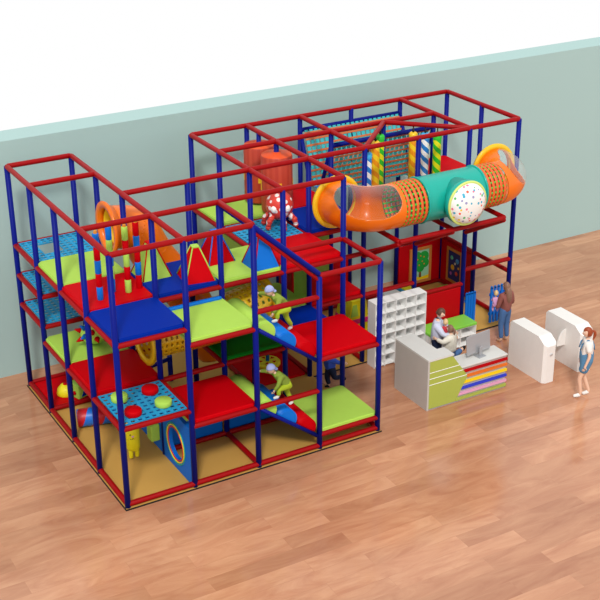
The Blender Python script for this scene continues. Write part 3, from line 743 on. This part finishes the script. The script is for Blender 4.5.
# ---------------------------------------------------------------- pictures in the red room
def picture(kind):
    if kind == 'tree':
        r = thing('framed_picture', 'wood framed picture of a green apple tree on the red panel', 'picture', (9.01, 4*G-.047, 0.17))
        W, H = .58, .84
    else:
        r = thing('framed_picture', 'wood framed picture of planets on dark blue on the side panel', 'picture', (8*G-.027, 4.22, 0.22), -PI/2)
        W, H = .56, .80
    bm = bmesh.new(); t = .06
    box(bm, -W/2, W/2, -.03, 0, 0, t); box(bm, -W/2, W/2, -.03, 0, H-t, H); box(bm, -W/2, -W/2+t, -.03, 0, t, H-t); box(bm, W/2-t, W/2, -.03, 0, t, H-t)
    obj('frame', bm, wood_frame, r)
    pm = mat('print_sky', (150, 205, 170), .5) if kind == 'tree' else mat('print_space', (20, 30, 110), .5)
    pr = obj('print', box(bmesh.new(), -W/2+t, W/2-t, -.015, -.002, t, H-t), pm, r)
    if kind == 'tree':
        bm = bmesh.new(); prism(bm, [(-.035, .12), (.035, .12), (.02, .40), (-.02, .40)], -.0165, -.0155, 'y')
        obj('trunk', bm, mat('trunk_brown', (110, 70, 30), .6), pr)
        bm = bmesh.new()
        for cx, cz, rr in ((0, .52, .19), (-.12, .45, .11), (.12, .45, .11), (-.09, .62, .13), (.09, .61, .13), (0, .36, .11)): prism(bm, [(cx+rr*math.cos(2*PI*k/16), cz+rr*math.sin(2*PI*k/16)) for k in range(16)], -.019-.0001*rr, -.017, 'y')
        obj('foliage', bm, mat('leaf_green', (20, 150, 50), .6, noise=.3, scale=30), pr)
        bm = bmesh.new()
        for cx, cz in ((-.08, .56), (.05, .50), (.09, .60), (-.03, .42), (.0, .64), (-.11, .45), (.10, .43)): ball(bm, (cx, -.02, cz), .018, 1, .3, 1, 8)
        obj('apple', bm, stripe_orange, pr)
        obj('meadow', prism(bmesh.new(), [(-.23, .065), (.23, .065), (.23, .15), (.05, .13), (-.23, .17)], -.0162, -.0152, 'y'), stripe_yellow, pr)
    else:
        for cx, cz, rr, c in ((-.06, .36, .065, (230, 170, 40)), (.08, .25, .05, (215, 70, 50)), (.1, .55, .06, (70, 150, 220)), (-.1, .58, .05, (90, 190, 150)), (.02, .47, .03, (235, 220, 200)), (-.12, .20, .04, (180, 90, 180)), (.15, .40, .03, (230, 120, 60))):
            bm = bmesh.new(); ball(bm, (cx, -.016, cz), rr, 1, .15, 1, 14); obj('planet', bm, mat('planet%d' % c[0], c, .5), pr)
picture('tree'); picture('space')
tag(obj('cushion', rbox(9.22, 9.52, 3.95, 4.40, 0.031, 0.16, .04, 3), bench_green), 'small green floor cushion in the corner of the red room', 'cushion')

# toys behind the shelf
hb = thing('toy_tower', 'yellow and pink soft tower seen behind the white shelf', 'toy', (6.62, 3.75, 0.031))
bm = bmesh.new(); prism(bm, [(-.30, 0), (.30, 0), (.16, .74), (-.16, .74)], -.25, .25, 'y'); obj('body', bm, yellow_soft, hb)
bm = bmesh.new(); prism(bm, [(-.275, .22), (.275, .22), (.25, .33), (-.25, .33)], -.262, .262, 'y'); obj('band', bm, pink, hb)
bm = bmesh.new(); prism(bm, [(-.2, .40), (-.02, .40), (-.06, .66), (-.15, .66)], -.262, -.252, 'y'); obj('panel', bm, lime_pad, hb)
obj('side_block', rbox(-.55, -.31, -.2, .15, 0, .28, .03), net_blue, hb)
tw = thing('play_table', 'white and cyan toy table seen just over the white shelf', 'toy table', (7.85, 3.95, 0.031))
obj('table_top', rbox(-.35, .05, -.25, .2, .36, .50, .02), white_pl, tw); obj('bin', rbox(.06, .40, -.25, .2, .34, .52, .03), net_blue, tw)
obj('tray', rbox(.12, .34, -.18, .1, .52, .55, .01), yellow_soft, tw)
for a in (-.3, .34):
    for b in (-.2, .15): obj('leg', tube(bmesh.new(), (a, b, 0), (a, b, .37), .025, 10), white_pl, tw)

# ---------------------------------------------------------------- picket gates
def pickets(x0, n, label, z0=.10, h=.82, p=.088):
    r = thing('picket_gate', label, 'gate', (x0, 2*G, z0))
    for k in range(n):
        bm = bmesh.new(); x = .03+k*p
        box(bm, x-.027, x+.027, -.014, .014, 0, h-.02)
        tube(bm, (x, -.014, h-.02), (x, .014, h-.02), .027, 14); obj('picket', bm, sky_blue, r)
    for z in (.16, h-.22): obj('rail', box(bmesh.new(), .0, .06+(n-1)*p, .014, .04, z, z+.06), sky_blue, r)
pickets(8.50, 4, 'blue picket gate leaf beside the green topped bench', p=.066)
pickets(9.14, 5, 'blue picket gate leaf behind the long haired woman')

# ---------------------------------------------------------------- shelf and bench
def cubby(name, label, cat, x0, x1, y0, y1, h, nc, nr, topm=None, toph=0.0):
    r = thing(name, label, cat, (x0, y0, 0)); W, D = x1-x0, y1-y0; t = .011
    obj('back', box(bmesh.new(), 0, W, D-t, D, 0.0, h), white_lam, r)
    for k in range(nc+1):
        x = (W-t)*k/nc; obj('side_panel' if k in (0, nc) else 'divider', box(bmesh.new(), x, x+t, 0, D-t, 0.0, h), white_lam, r)
    for k in range(nr+1):
        z = .03+(h-.03-t)*k/nr
        obj('shelf_board' if k < nr else 'top_board', box(bmesh.new(), t, W-t, 0.003, D-t, z, z+t), white_lam, r)
    if topm: obj('seat_pad', rbox(-.01, W+.01, -.01, D+.01, h, h+toph, .012), topm, r, )
    return r
cubby('cubby_shelf', 'tall white cubbyhole shelf standing at the playground entrance', 'shelf', 6.06, 7.25, 2.03, 2.30, 1.385, 5, 6)
cubby('cubby_bench', 'low white cubbyhole bench with a bright green top', 'bench', 7.28, 8.42, 1.90, 2.33, 0.44, 3, 2, bench_green, .06)

# ---------------------------------------------------------------- reception desk
dk = thing('reception_desk', 'grey L-shaped reception desk with lime chevron front and rainbow stripes', 'desk', (5.98, .15, 0))
x0, x1, y0, y1 = 0, 1.82, 0, 1.05
obj('side_wall', box(bmesh.new(), -.01, .03, -0.012, y1, 0.0, 1.01), grey_lam, dk)
obj('inner_cabinet', box(bmesh.new(), .03, .36, .05, y1, 0.0, .99), white_lam, dk)
obj('low_cabinet', box(bmesh.new(), .36, 1.82, .02, .40, 0.0, .68), grey_lam, dk)
obj('low_top', rbox(.40, 1.83, -.01, .42, .68, .71, .006), top_lam, dk)
bm = prism(bmesh.new(), [(-.01, -.02), (.56, -.02), (.56, .30), (.40, .30), (.40, y1+.01), (-.01, y1+.01)], 1.01, 1.045, 'z'); obj('high_top', bm, top_lam, dk)
bm = prism(bmesh.new(), [(0.031, .03), (.64, .03), (.90, .50), (.53, 1.01), (0.031, 1.01)], -.012, .045, 'y'); obj('chevron_panel', bm, lime_lam, dk, )
def chev(z): return .64+(z-.03)*(.26/.47) if z < .50 else .90-(z-.50)*(.37/.51)
for z in (.52, .645, .77):
    obj('inlay_strip', prism(bmesh.new(), [(0.031, z), (chev(z), z), (chev(z+.012), z+.012), (0.031, z+.012)], -.016, -.011, 'y'), white_lam, dk)
for z, mm, l in ((.585, panel_red, 'red'), (.47, stripe_orange, 'orange'), (.355, stripe_yellow, 'yellow'), (.24, strong_blue, 'blue'), (.13, softpink, 'pink'), (.03, lime_lam, 'lime')):
    hh = .047
    o = obj('colour_stripe', prism(bmesh.new(), [(chev(z)+.005, z), (1.825, z), (1.825, z+hh), (chev(z+hh)+.005, z+hh)], -.02, .02, 'y'), mm, dk); o['label'] = l+' stripe'
obj('plinth', box(bmesh.new(), .03, 1.80, -.004, .04, 0, .03), silver, dk)
mn = thing('monitor', 'grey flat computer monitor seen from behind on the reception desk', 'monitor', (7.30, .36, .711), 0.12)
sc_ = obj('screen', rbox(-.30, .30, 0, .022, .07, .44, .008), silver, mn); sc_.rotation_euler = (-.12, 0, 0)
d2 = obj('display', box(bmesh.new(), -.29, .29, .0225, .025, .08, .43), black, sc_)
obj('neck', rbox(-.035, .035, -.05, -.018, .005, .20, .008), silver, mn); obj('foot', rbox(-.09, .09, -.10, .06, 0, .012, .004), silver, mn)

# ---------------------------------------------------------------- turnstiles
def turnstile(x0, x1, label, flap):
    r = thing('turnstile', label, 'turnstile', (x0, -.14, 0)); W, D = x1-x0, 1.12
    prof = [(0.0, 0), (D, 0), (D, .80), (D-.10, .93), (.22, .93), (0.0, .78)]
    bm = prism(bmesh.new(), prof, 0, W, 'x')
    es = [e for e in bm.edges if abs(e.verts[0].co.y-e.verts[1].co.y) < 1e-5 and abs(e.verts[0].co.z-e.verts[1].co.z) > .1]
    bmesh.ops.bevel(bm, geom=es, offset=.055, segments=1, affect='EDGES')
    obj('housing', bm, white_pl, r)
    obj('door_seam', box(bmesh.new(), W+.0005, W+.003, .34, .345, .04, .80), grey_lam, r)
    bm = bmesh.new(); lathe(bm, [(0, -.004), (.035, -.004), (.035, 0), (0, 0)], (W/2, -.001, .60), 20, 'y'); obj('card_reader', bm, mat('reader_grey', (205, 205, 205), .3), r)
    if flap:
        pts = [(-.02, .42), (-.02, .76)]+[(-.02-.20*math.sin(PI*k/10*.62), .76-.34*(1-math.cos(PI*k/10))/2) for k in range(1, 10)]
        bm = prism(bmesh.new(), [(p[0]+.02, p[1]) for p in pts], .46, .485, 'y'); obj('flap', bm, white_pl, r)
turnstile(8.48, 8.78, 'white waist high turnstile cabinet nearer the desk', False)
turnstile(9.38, 9.71, 'white turnstile cabinet with a wing flap, behind the girl in dungarees', True)

# ---------------------------------------------------------------- people
DG = None
def skin_mesh(chains):
    """chains: list of (verts, edges, radii). One skinned surface, one root per chain."""
    V, E, Rr, roots = [], [], [], []
    for v, e, r in chains:
        b = len(V); roots.append(b); V += [tuple(p) for p in v]; E += [(a+b, c+b) for a, c in e]; Rr += list(r)
    me = bpy.data.meshes.new('tmp'); me.from_pydata(V, E, [])
    o = bpy.data.objects.new('tmp', me); COL.objects.link(o)
    md = o.modifiers.new('s', 'SKIN'); md.use_smooth_shade = True
    sv = me.skin_vertices
    if not sv:
        bm = bmesh.new(); bm.from_mesh(me); bm.verts.layers.skin.verify(); bm.to_mesh(me); bm.free(); sv = me.skin_vertices
    for i, r in enumerate(Rr): sv[0].data[i].radius = (r, r); sv[0].data[i].use_root = i in roots
    ss = o.modifiers.new('ss', 'SUBSURF'); ss.levels = 2; ss.render_levels = 2
    dg = bpy.context.evaluated_depsgraph_get(); dg.update()
    ev = o.evaluated_get(dg); m2 = bpy.data.meshes.new_from_object(ev)
    bm = bmesh.new(); bm.from_mesh(m2); bpy.data.objects.remove(o); bpy.data.meshes.remove(m2); bpy.data.meshes.remove(me)
    for f in bm.faces: f.smooth = True; f.material_index = 0
    return bm
def cmat(name, c, **k): return mat('cloth_'+name, c, 0.8, 0.2, noise=.10, scale=30, **k)
STAND = dict(pelvis=(0,0,.95), waist=(0,0,1.10), chest=(0,.0,1.30), nb=(0,.01,1.45), neck=(0,0,1.53), head=(0,-.02,1.64),
             shL=(.175,0,1.41), elL=(.23,.03,1.13), wrL=(.24,-.05,.89), shR=(-.175,0,1.41), elR=(-.23,.03,1.13), wrR=(-.24,-.05,.89),
             hiL=(.09,0,.90), knL=(.10,-.03,.50), anL=(.10,.02,.09), toL=(.11,-.13,.035), hiR=(-.09,0,.90), knR=(-.10,-.03,.50), anR=(-.10,.02,.09), toR=(-.11,-.13,.035))
def person(label, loc, rz, H, pose=None, top=None, sleeve=1.0, bottom=None, bl=1.0, shoe=None, hair=None, hairstyle='short', yaw=0, pitch=0, child=False, dress=None, cap=None, skirt=None, bulk=0, headk=0):
    s = H/1.75; J = {k: Vector(v)*s for k, v in STAND.items()}
    if pose:
        for k, v in pose.items(): J[k] = Vector(v)
    root = thing('person', label, 'person', loc, rz)
    fat = bulk or (1.18 if child else 1.0)
    def r(x): return x*s*fat
    nm = ['pelvis','waist','chest','nb','neck','shL','elL','wrL','shR','elR','wrR','hiL','knL','anL','toL','hiR','knR','anR','toR']
    ix = {n: i for i, n in enumerate(nm)}
    rad = dict(pelvis=.110, waist=.098, chest=.100, nb=.055, neck=.05, shL=.046, elL=.04, wrL=.027, shR=.046, elR=.04, wrR=.027, hiL=.088, knL=.054, anL=.036, toL=.03, hiR=.088, knR=.054, anR=.036, toR=.03)
    ed = [('pelvis','waist'),('waist','chest'),('chest','nb'),('nb','neck'),('chest','shL'),('shL','elL'),('elL','wrL'),('chest','shR'),('shR','elR'),('elR','wrR'),
          ('pelvis','hiL'),('hiL','knL'),('knL','anL'),('anL','toL'),('pelvis','hiR'),('hiR','knR'),('knR','anR'),('anR','toR')]
    V = [J[n] for n in nm]; Rr = [r(rad[n]) for n in nm]; E = [(ix[a], ix[b]) for a, b in ed]
    chains = []
    for S in ('L', 'R'):
        d = (J['wr'+S]-J['el'+S]).normalized(); sd = -1 if S == 'R' else 1
        side = d.cross(Vector((1*sd, 0, 0.2))).normalized(); nrm = d.cross(side).normalized()
        palm = J['wr'+S]+d*.055*s; V.append(palm); Rr.append(r(.030)); E.append((ix['wr'+S], len(V)-1))
        for q, (off, ln) in enumerate(((-.027, .062), (-.009, .074), (.009, .070), (.027, .055))):
            b = palm+side*off*s+d*.012*s
            k1 = b+d*ln*.55*s+nrm*.008*s; k2 = k1+d*ln*.45*s+nrm*.022*s
            chains.append(([b, k1, k2], [(0, 1), (1, 2)], [r(.0095), r(.0085), r(.007)]))
        b = J['wr'+S]+d*.03*s-side*.022*s; k1 = b-side*.03*s+d*.025*s; k2 = k1+d*.028*s+nrm*.012*s
        chains.append(([b, k1, k2], [(0, 1), (1, 2)], [r(.012), r(.010), r(.008)]))
    body = skin_mesh([(V, E, Rr)]+chains)
    # head
    hc = J['head']; hs = s*(headk or (1.30 if child else 1.08))
    Rm = (Matrix.Rotation(yaw, 3, 'Z') @ Matrix.Rotation(pitch, 3, 'X'))
    hb = bmesh.new(); bmesh.ops.create_uvsphere(hb, u_segments=24, v_segments=18, radius=1)
    for v in hb.verts:
        x, y, z = v.co; t = max(0, -z)
        wx = .074*(1-.28*t); wy = .092*(1-.12*t)
        if y < 0 and z < 0: y *= 1+.10*t
        v.co = Vector((x*wx, y*wy, z*.112))
        if y < -0.8 and abs(x) < .25 and -.25 < z < .12: v.co.y -= .012
    for f in hb.faces: f.smooth = True
    ball(hb, (0, -.102, -.018), .012, .9, 1, 1.3, 8)
    for sx in (-1, 1):
        ball(hb, (sx*.030, -.080, .008), .0135, 1.2, .6, .8, 10, 1); ball(hb, (sx*.030, -.088, .008), .006, 1, .5, 1, 8, 2)
        ball(hb, (sx*.074, .008, -.005), .022, .4, .8, 1.2, 10)
    ball(hb, (0, -.090, -.052), .016, 1.3, .45, .40, 10, 3)
    def place(bm_, off=Vector((0, 0, 0))):
        for v in bm_.verts: v.co = hc + Rm @ (v.co*hs)
        return bm_
    place(hb)
    tmp = bpy.data.meshes.new('t'); hb.to_mesh(tmp); hb.free(); body.from_mesh(tmp); bpy.data.meshes.remove(tmp)
    obj('body', body, [skin, eye_white, eye_dark, lips], root)
    # clothes
    def clothes(name, pts, edges, rads, m, child_of=None):
        return obj(name, skin_mesh([(pts, edges, rads)]), m, child_of or root)
    if top:
        pts = [J['pelvis']+(J['pelvis']-J['waist'])*.4, J['waist'], J['chest'], J['nb'], J['nb'].lerp(J['neck'], .5)]; ed2 = [(0,1),(1,2),(2,3),(3,4)]; rd = [r(.172), r(.148), r(.160), r(.105), r(.066)]
        for S in ('L', 'R'):
            b = len(pts); pts.append(J['sh'+S]); rd.append(r(.090)); ed2.append((2, b))
            if sleeve > .5: pts += [J['el'+S], J['el'+S].lerp(J['wr'+S], (sleeve-.5)*2*.95)]; rd += [r(.056), r(.044)]; ed2 += [(b, b+1), (b+1, b+2)]
            elif sleeve > 0: pts.append(J['sh'+S].lerp(J['el'+S], sleeve*2)); rd.append(r(.058)); ed2.append((b, b+1))
        clothes('shirt', pts, ed2, rd, top)
    if bottom:
        pts = [J['waist'].lerp(J['pelvis'], -.1), J['pelvis']]; ed2 = [(0, 1)]; rd = [r(.128), r(.150)]
        for S in ('L', 'R'):
            b = len(pts); pts.append(J['hi'+S]); rd.append(r(.112)); ed2.append((1, b))
            if bl > .5: pts += [J['kn'+S], J['kn'+S].lerp(J['an'+S], (bl-.5)*2*.92)]; rd += [r(.076), r(.060)]; ed2 += [(b, b+1), (b+1, b+2)]
            else: pts.append(J['hi'+S].lerp(J['kn'+S], bl*2)); rd.append(r(.085)); ed2.append((b, b+1))
        clothes('trousers', pts, ed2, rd, bottom)
    if shoe:
        for S in ('L', 'R'):
            a, t = J['an'+S], J['to'+S]; d = (t-a); heel = a-d.normalized()*.02*s
            sole = Vector((a.x, a.y, a.z))+(d*.15)+Vector((0, 0, -.035*s))
            clothes('shoe', [heel.lerp(sole, .3), a.lerp(t, .5)+Vector((0, 0, -.012*s)), t+d.normalized()*.02*s], [(0, 1), (1, 2)], [r(.046), r(.046), r(.036)], shoe)
    if skirt:
        bm_ = bmesh.new(); lathe(bm_, [(r(.12), J['waist'].z-.02*s), (r(.155), J['pelvis'].z), (r(.175), J['hiL'].z-.14*s), (r(.18), J['hiL'].z-.24*s), (r(.16), J['hiL'].z-.24*s), (r(.10), J['waist'].z-.03*s)], (J['pelvis'].x, J['pelvis'].y, 0), 28)
        obj('skirt', bm_, skirt, root)
    if hair:
        bm_ = bmesh.new(); bmesh.ops.create_uvsphere(bm_, u_segments=26, v_segments=18, radius=1)
        for v in bm_.verts:
            x, y, z = v.co
            # keep the face free: pull the front-lower part inside the head
            k = 1.0
            if y < -.25 and z < .42+(.25+y)*.2: k = .55
            lo = -.35 if hairstyle == 'short' else -.75
            if z < lo: k = .6
            v.co = Vector((x*.084*k, (y*.104+.006)*k, z*.124*k+.004))
        for f in bm_.faces: f.smooth = True
        place(bm_)
        ho = obj('hair', bm_, hair, root)
        if hairstyle in ('ponytail', 'long'):
            if hairstyle == 'ponytail': loc_ = [(0, .09, .05), (0, .145, .02), (0, .16, -.06), (0, .13, -.17)]; rr_ = [.022, .036, .034, .012]
            else: loc_ = [(0, .045, .02), (0, .085, -.10), (0, .11, -.25), (0, .11, -.42)]; rr_ = [.08, .095, .09, .045]
            pp = [hc+Rm @ (Vector(q)*hs) for q in loc_]
            obj('hair_length', skin_mesh([(pp, [(0,1),(1,2),(2,3)], [q*hs for q in rr_])]), hair if not isinstance(hair, tuple) else hair[0], ho)
    if cap:
        bm_ = bmesh.new(); bmesh.ops.create_uvsphere(bm_, u_segments=24, v_segments=16, radius=1)
        bmesh.ops.delete(bm_, geom=[v for v in bm_.verts if v.co.z < -.12], context='VERTS')
        for v in bm_.verts: v.co = Vector((v.co.x*.092, v.co.y*.112+.004, v.co.z*.128+.015))
        for f in bm_.faces: f.smooth = True
        # peak worn backwards
        pk = [bm_.verts.new((.085*math.cos(a), .085+.075*math.sin(a), -.004-.02*math.sin(a))) for a in [PI*k/10 for k in range(11)]]
        bm_.faces.new(pk)
        place(bm_); obj('cap', bm_, cap, root, .006)
    return root, J
lav = cmat('lavender', (160, 170, 220)); olive = cmat('olive', (134, 156, 60)); limec = cmat('lime', (170, 190, 44)); whitec = cmat('white', (232, 230, 226))
jeans = cmat('jeans', (74, 110, 160)); navy = cmat('navy', (24, 34, 60)); royal = cmat('royal', (52, 84, 190)); rust = cmat('rust', (140, 84, 76)); creamc = cmat('cream', (222, 216, 202))
shirtc = cmat('shirt', (196, 200, 220)); redc = cmat('red', (200, 60, 70)); pinkc = cmat('pink', (215, 160, 205)); blackc = cmat('black', (24, 24, 28)); denim = cmat('denim', (86, 132, 168))
hbrown = mat('hair_brown', (92, 62, 46), .5, noise=.2, scale=40); hdark = mat('hair_dark', (60, 40, 34), .5, noise=.2, scale=40); hginger = mat('hair_ginger', (150, 66, 30), .5, noise=.2, scale=40)
hlong = mat('hair_long', (132, 96, 78), .5, noise=.25, scale=40); hblond = mat('hair_blond', (214, 180, 130), .5, noise=.2, scale=40)

def climb_pose():
    # local frame: faces -Y; z = 0 at the rear foot
    D = dict(pelvis=(0,.02,.43), waist=(0,-.03,.50), chest=(0,-.11,.60), nb=(0,-.17,.665), neck=(0,-.20,.70), head=(0,-.25,.755),
      shL=(.085,-.13,.635), elL=(.12,-.19,.52), wrL=(.09,-.25,.42), shR=(-.085,-.15,.64), elR=(-.12,-.28,.68), wrR=(-.10,-.40,.72),
      hiL=(.05,.02,.41), knL=(.08,-.17,.42), anL=(.07,-.16,.295), toL=(.07,-.25,.285), hiR=(-.05,.03,.41), knR=(-.06,.06,.23), anR=(-.06,.16,.055), toR=(-.06,.09,.02))
    return {k: Vector(v)*1.12 for k, v in D.items()}
for z0, lab in ((9*U, 'child in olive green with a lavender cap climbing the upper roller ramp'), (4*U, 'child in olive green with a lavender cap climbing the lower roller ramp')):
    zf = z0-.735*(3.35-2.4)+.175
    person(lab, (3.25, .56, zf), -PI/2, .98, climb_pose(), top=olive, sleeve=1.0, bottom=limec, shoe=whitec, cap=lav, child=True, pitch=.15, yaw=-.3)

# running boy in blue
rp = dict(pelvis=(0,0,.46), waist=(0,-.02,.54), chest=(0,-.06,.65), nb=(0,-.09,.74), neck=(0,-.10,.78), head=(0,-.12,.86),
      shL=(.11,-.05,.70), elL=(.16,.08,.62), wrL=(.17,.20,.58), shR=(-.11,-.07,.70), elR=(-.16,-.16,.60), wrR=(-.12,-.25,.62),
      hiL=(.05,.01,.44), knL=(.06,.05,.25), anL=(.06,.24,.24), toL=(.06,.28,.17), hiR=(-.05,0,.44), knR=(-.06,-.05,.24), anR=(-.06,0,.055), toR=(-.06,-.09,.02))
person('running child in a blue jumper and dark trousers under the red front deck', (4.90, 1.78, 0.0), -PI/2-.1, 1.0, rp, bulk=1.3, top=royal, bottom=navy, shoe=blackc, hair=hdark, child=True)

# woman with a baby at the gate
wp, Jw = person('long haired woman in a rust hooded top and jeans, seen from behind at the gate', (8.98, 1.70, 0), PI+.05, 1.31,
   dict(elR=(-.165,-.02,.83), wrR=(-.14,-.16,.84)) if False else dict(elL=(.19,-.02,.80), wrL=(.12,-.17,.84), elR=(-.19,.0,.82), wrR=(-.15,-.13,.93)), top=rust, sleeve=1.0, bottom=jeans, shoe=mat('shoe_tan', (190, 150, 120), .6), hair=hlong, hairstyle='long')
bp = dict(pelvis=(0,0,.16), waist=(0,0,.20), chest=(0,0,.27), nb=(0,0,.32), neck=(0,0,.345), head=(0,-.01,.41),
      shL=(.05,0,.30), elL=(.075,-.04,.24), wrL=(.06,-.10,.22), shR=(-.05,0,.30), elR=(-.075,-.04,.24), wrR=(-.06,-.10,.22),
      hiL=(.03,0,.15), knL=(.05,-.07,.09), anL=(.045,-.05,.0), toL=(.045,-.09,-.01), hiR=(-.03,0,.15), knR=(-.05,-.07,.09), anR=(-.045,-.05,.0), toR=(-.045,-.09,-.01))
person('baby in a pink suit held on the arm of the woman at the gate', (8.80, 1.80, .67), 0.9+PI/2, .50, bp, top=pinkc, bottom=pinkc, bl=1, hair=hblond, child=True, headk=2.0)

# girl in dungarees
s_ = 1.42/1.75
person('red haired girl in denim dungarees and white shoes beside the far turnstile', (8.82, -.88, 0), PI+1.0, 1.42,
   dict(knL=(.06,-.10,.40), anL=(.05,-.05,.075), toL=(.05,-.17,.03), knR=(-.07,.0,.40), anR=(-.06,.12,.085), toR=(-.06,.01,.03)),
   top=whitec, sleeve=.35, bottom=None, shoe=whitec, hair=hginger, hairstyle='ponytail')
girl = [o for o in bpy.data.objects if o.name.startswith('person') and o.get('label', '').startswith('red haired')][0]
# dungarees: shorts, bib and straps
J = {k: Vector(v)*s_ for k, v in STAND.items()}; J['knL'] = Vector((.06,-.10,.40)); J['knR'] = Vector((-.07,0,.40))
pts = [J['chest']-Vector((0, 0, .05)), J['waist'], J['pelvis'], J['hiL'], J['hiL'].lerp(J['knL'], .62), J['hiR'], J['hiR'].lerp(J['knR'], .62)]
dn = obj('dungarees', skin_mesh([(pts, [(0,1),(1,2),(2,3),(3,4),(2,5),(5,6)], [.148, .142, .150, .108, .092, .108, .092])]), denim, girl)
bm = bmesh.new()
for sx in (-1, 1):
    pp = [Vector((sx*.06, -.13, 1.00)), Vector((sx*.07, -.105, 1.12)), Vector((sx*.065, 0, 1.20)), Vector((sx*.05, .105, 1.12)), Vector((sx*.03, .13, 1.00))]
    for a, b in zip(pp, pp[1:]): tube(bm, a, b, .014, 8)
obj('strap', bm, denim, dn)

# the family behind the desk
mp_ = dict(elL=(.20,-.16,.95), wrL=(.06,-.33,.86), elR=(-.20,-.14,.95), wrR=(-.03,-.33,.92), head=(0,-.05,1.32))
person('man with short brown hair in a pale shirt hugging a woman behind the desk', (6.96, 1.24, -.0), 0.85, 1.37, mp_, bulk=1.15, top=shirtc, sleeve=.95, bottom=navy, shoe=blackc, hair=hbrown, pitch=.4)
wq = dict(elL=(.19,-.10,.84), wrL=(.10,-.26,.86), elR=(-.19,-.10,.84), wrR=(-.10,-.26,.82), knR=(-.14,.04,.42), anR=(-.44,.14,.44), toR=(-.54,.17,.46))
person('woman with a brown ponytail in a cream top hugging the man behind the desk', (7.08, .98, 0), PI+.70, 1.13, wq, bulk=1.4, top=creamc, sleeve=.95, bottom=jeans, shoe=blackc, hair=hlong, hairstyle='ponytail', yaw=-.4)
person('blond toddler in a red top held between the man and the woman', (7.05, 1.11, .74), PI*.8, .52, bp, top=redc, bottom=navy, hair=hblond, child=True, headk=2.0)
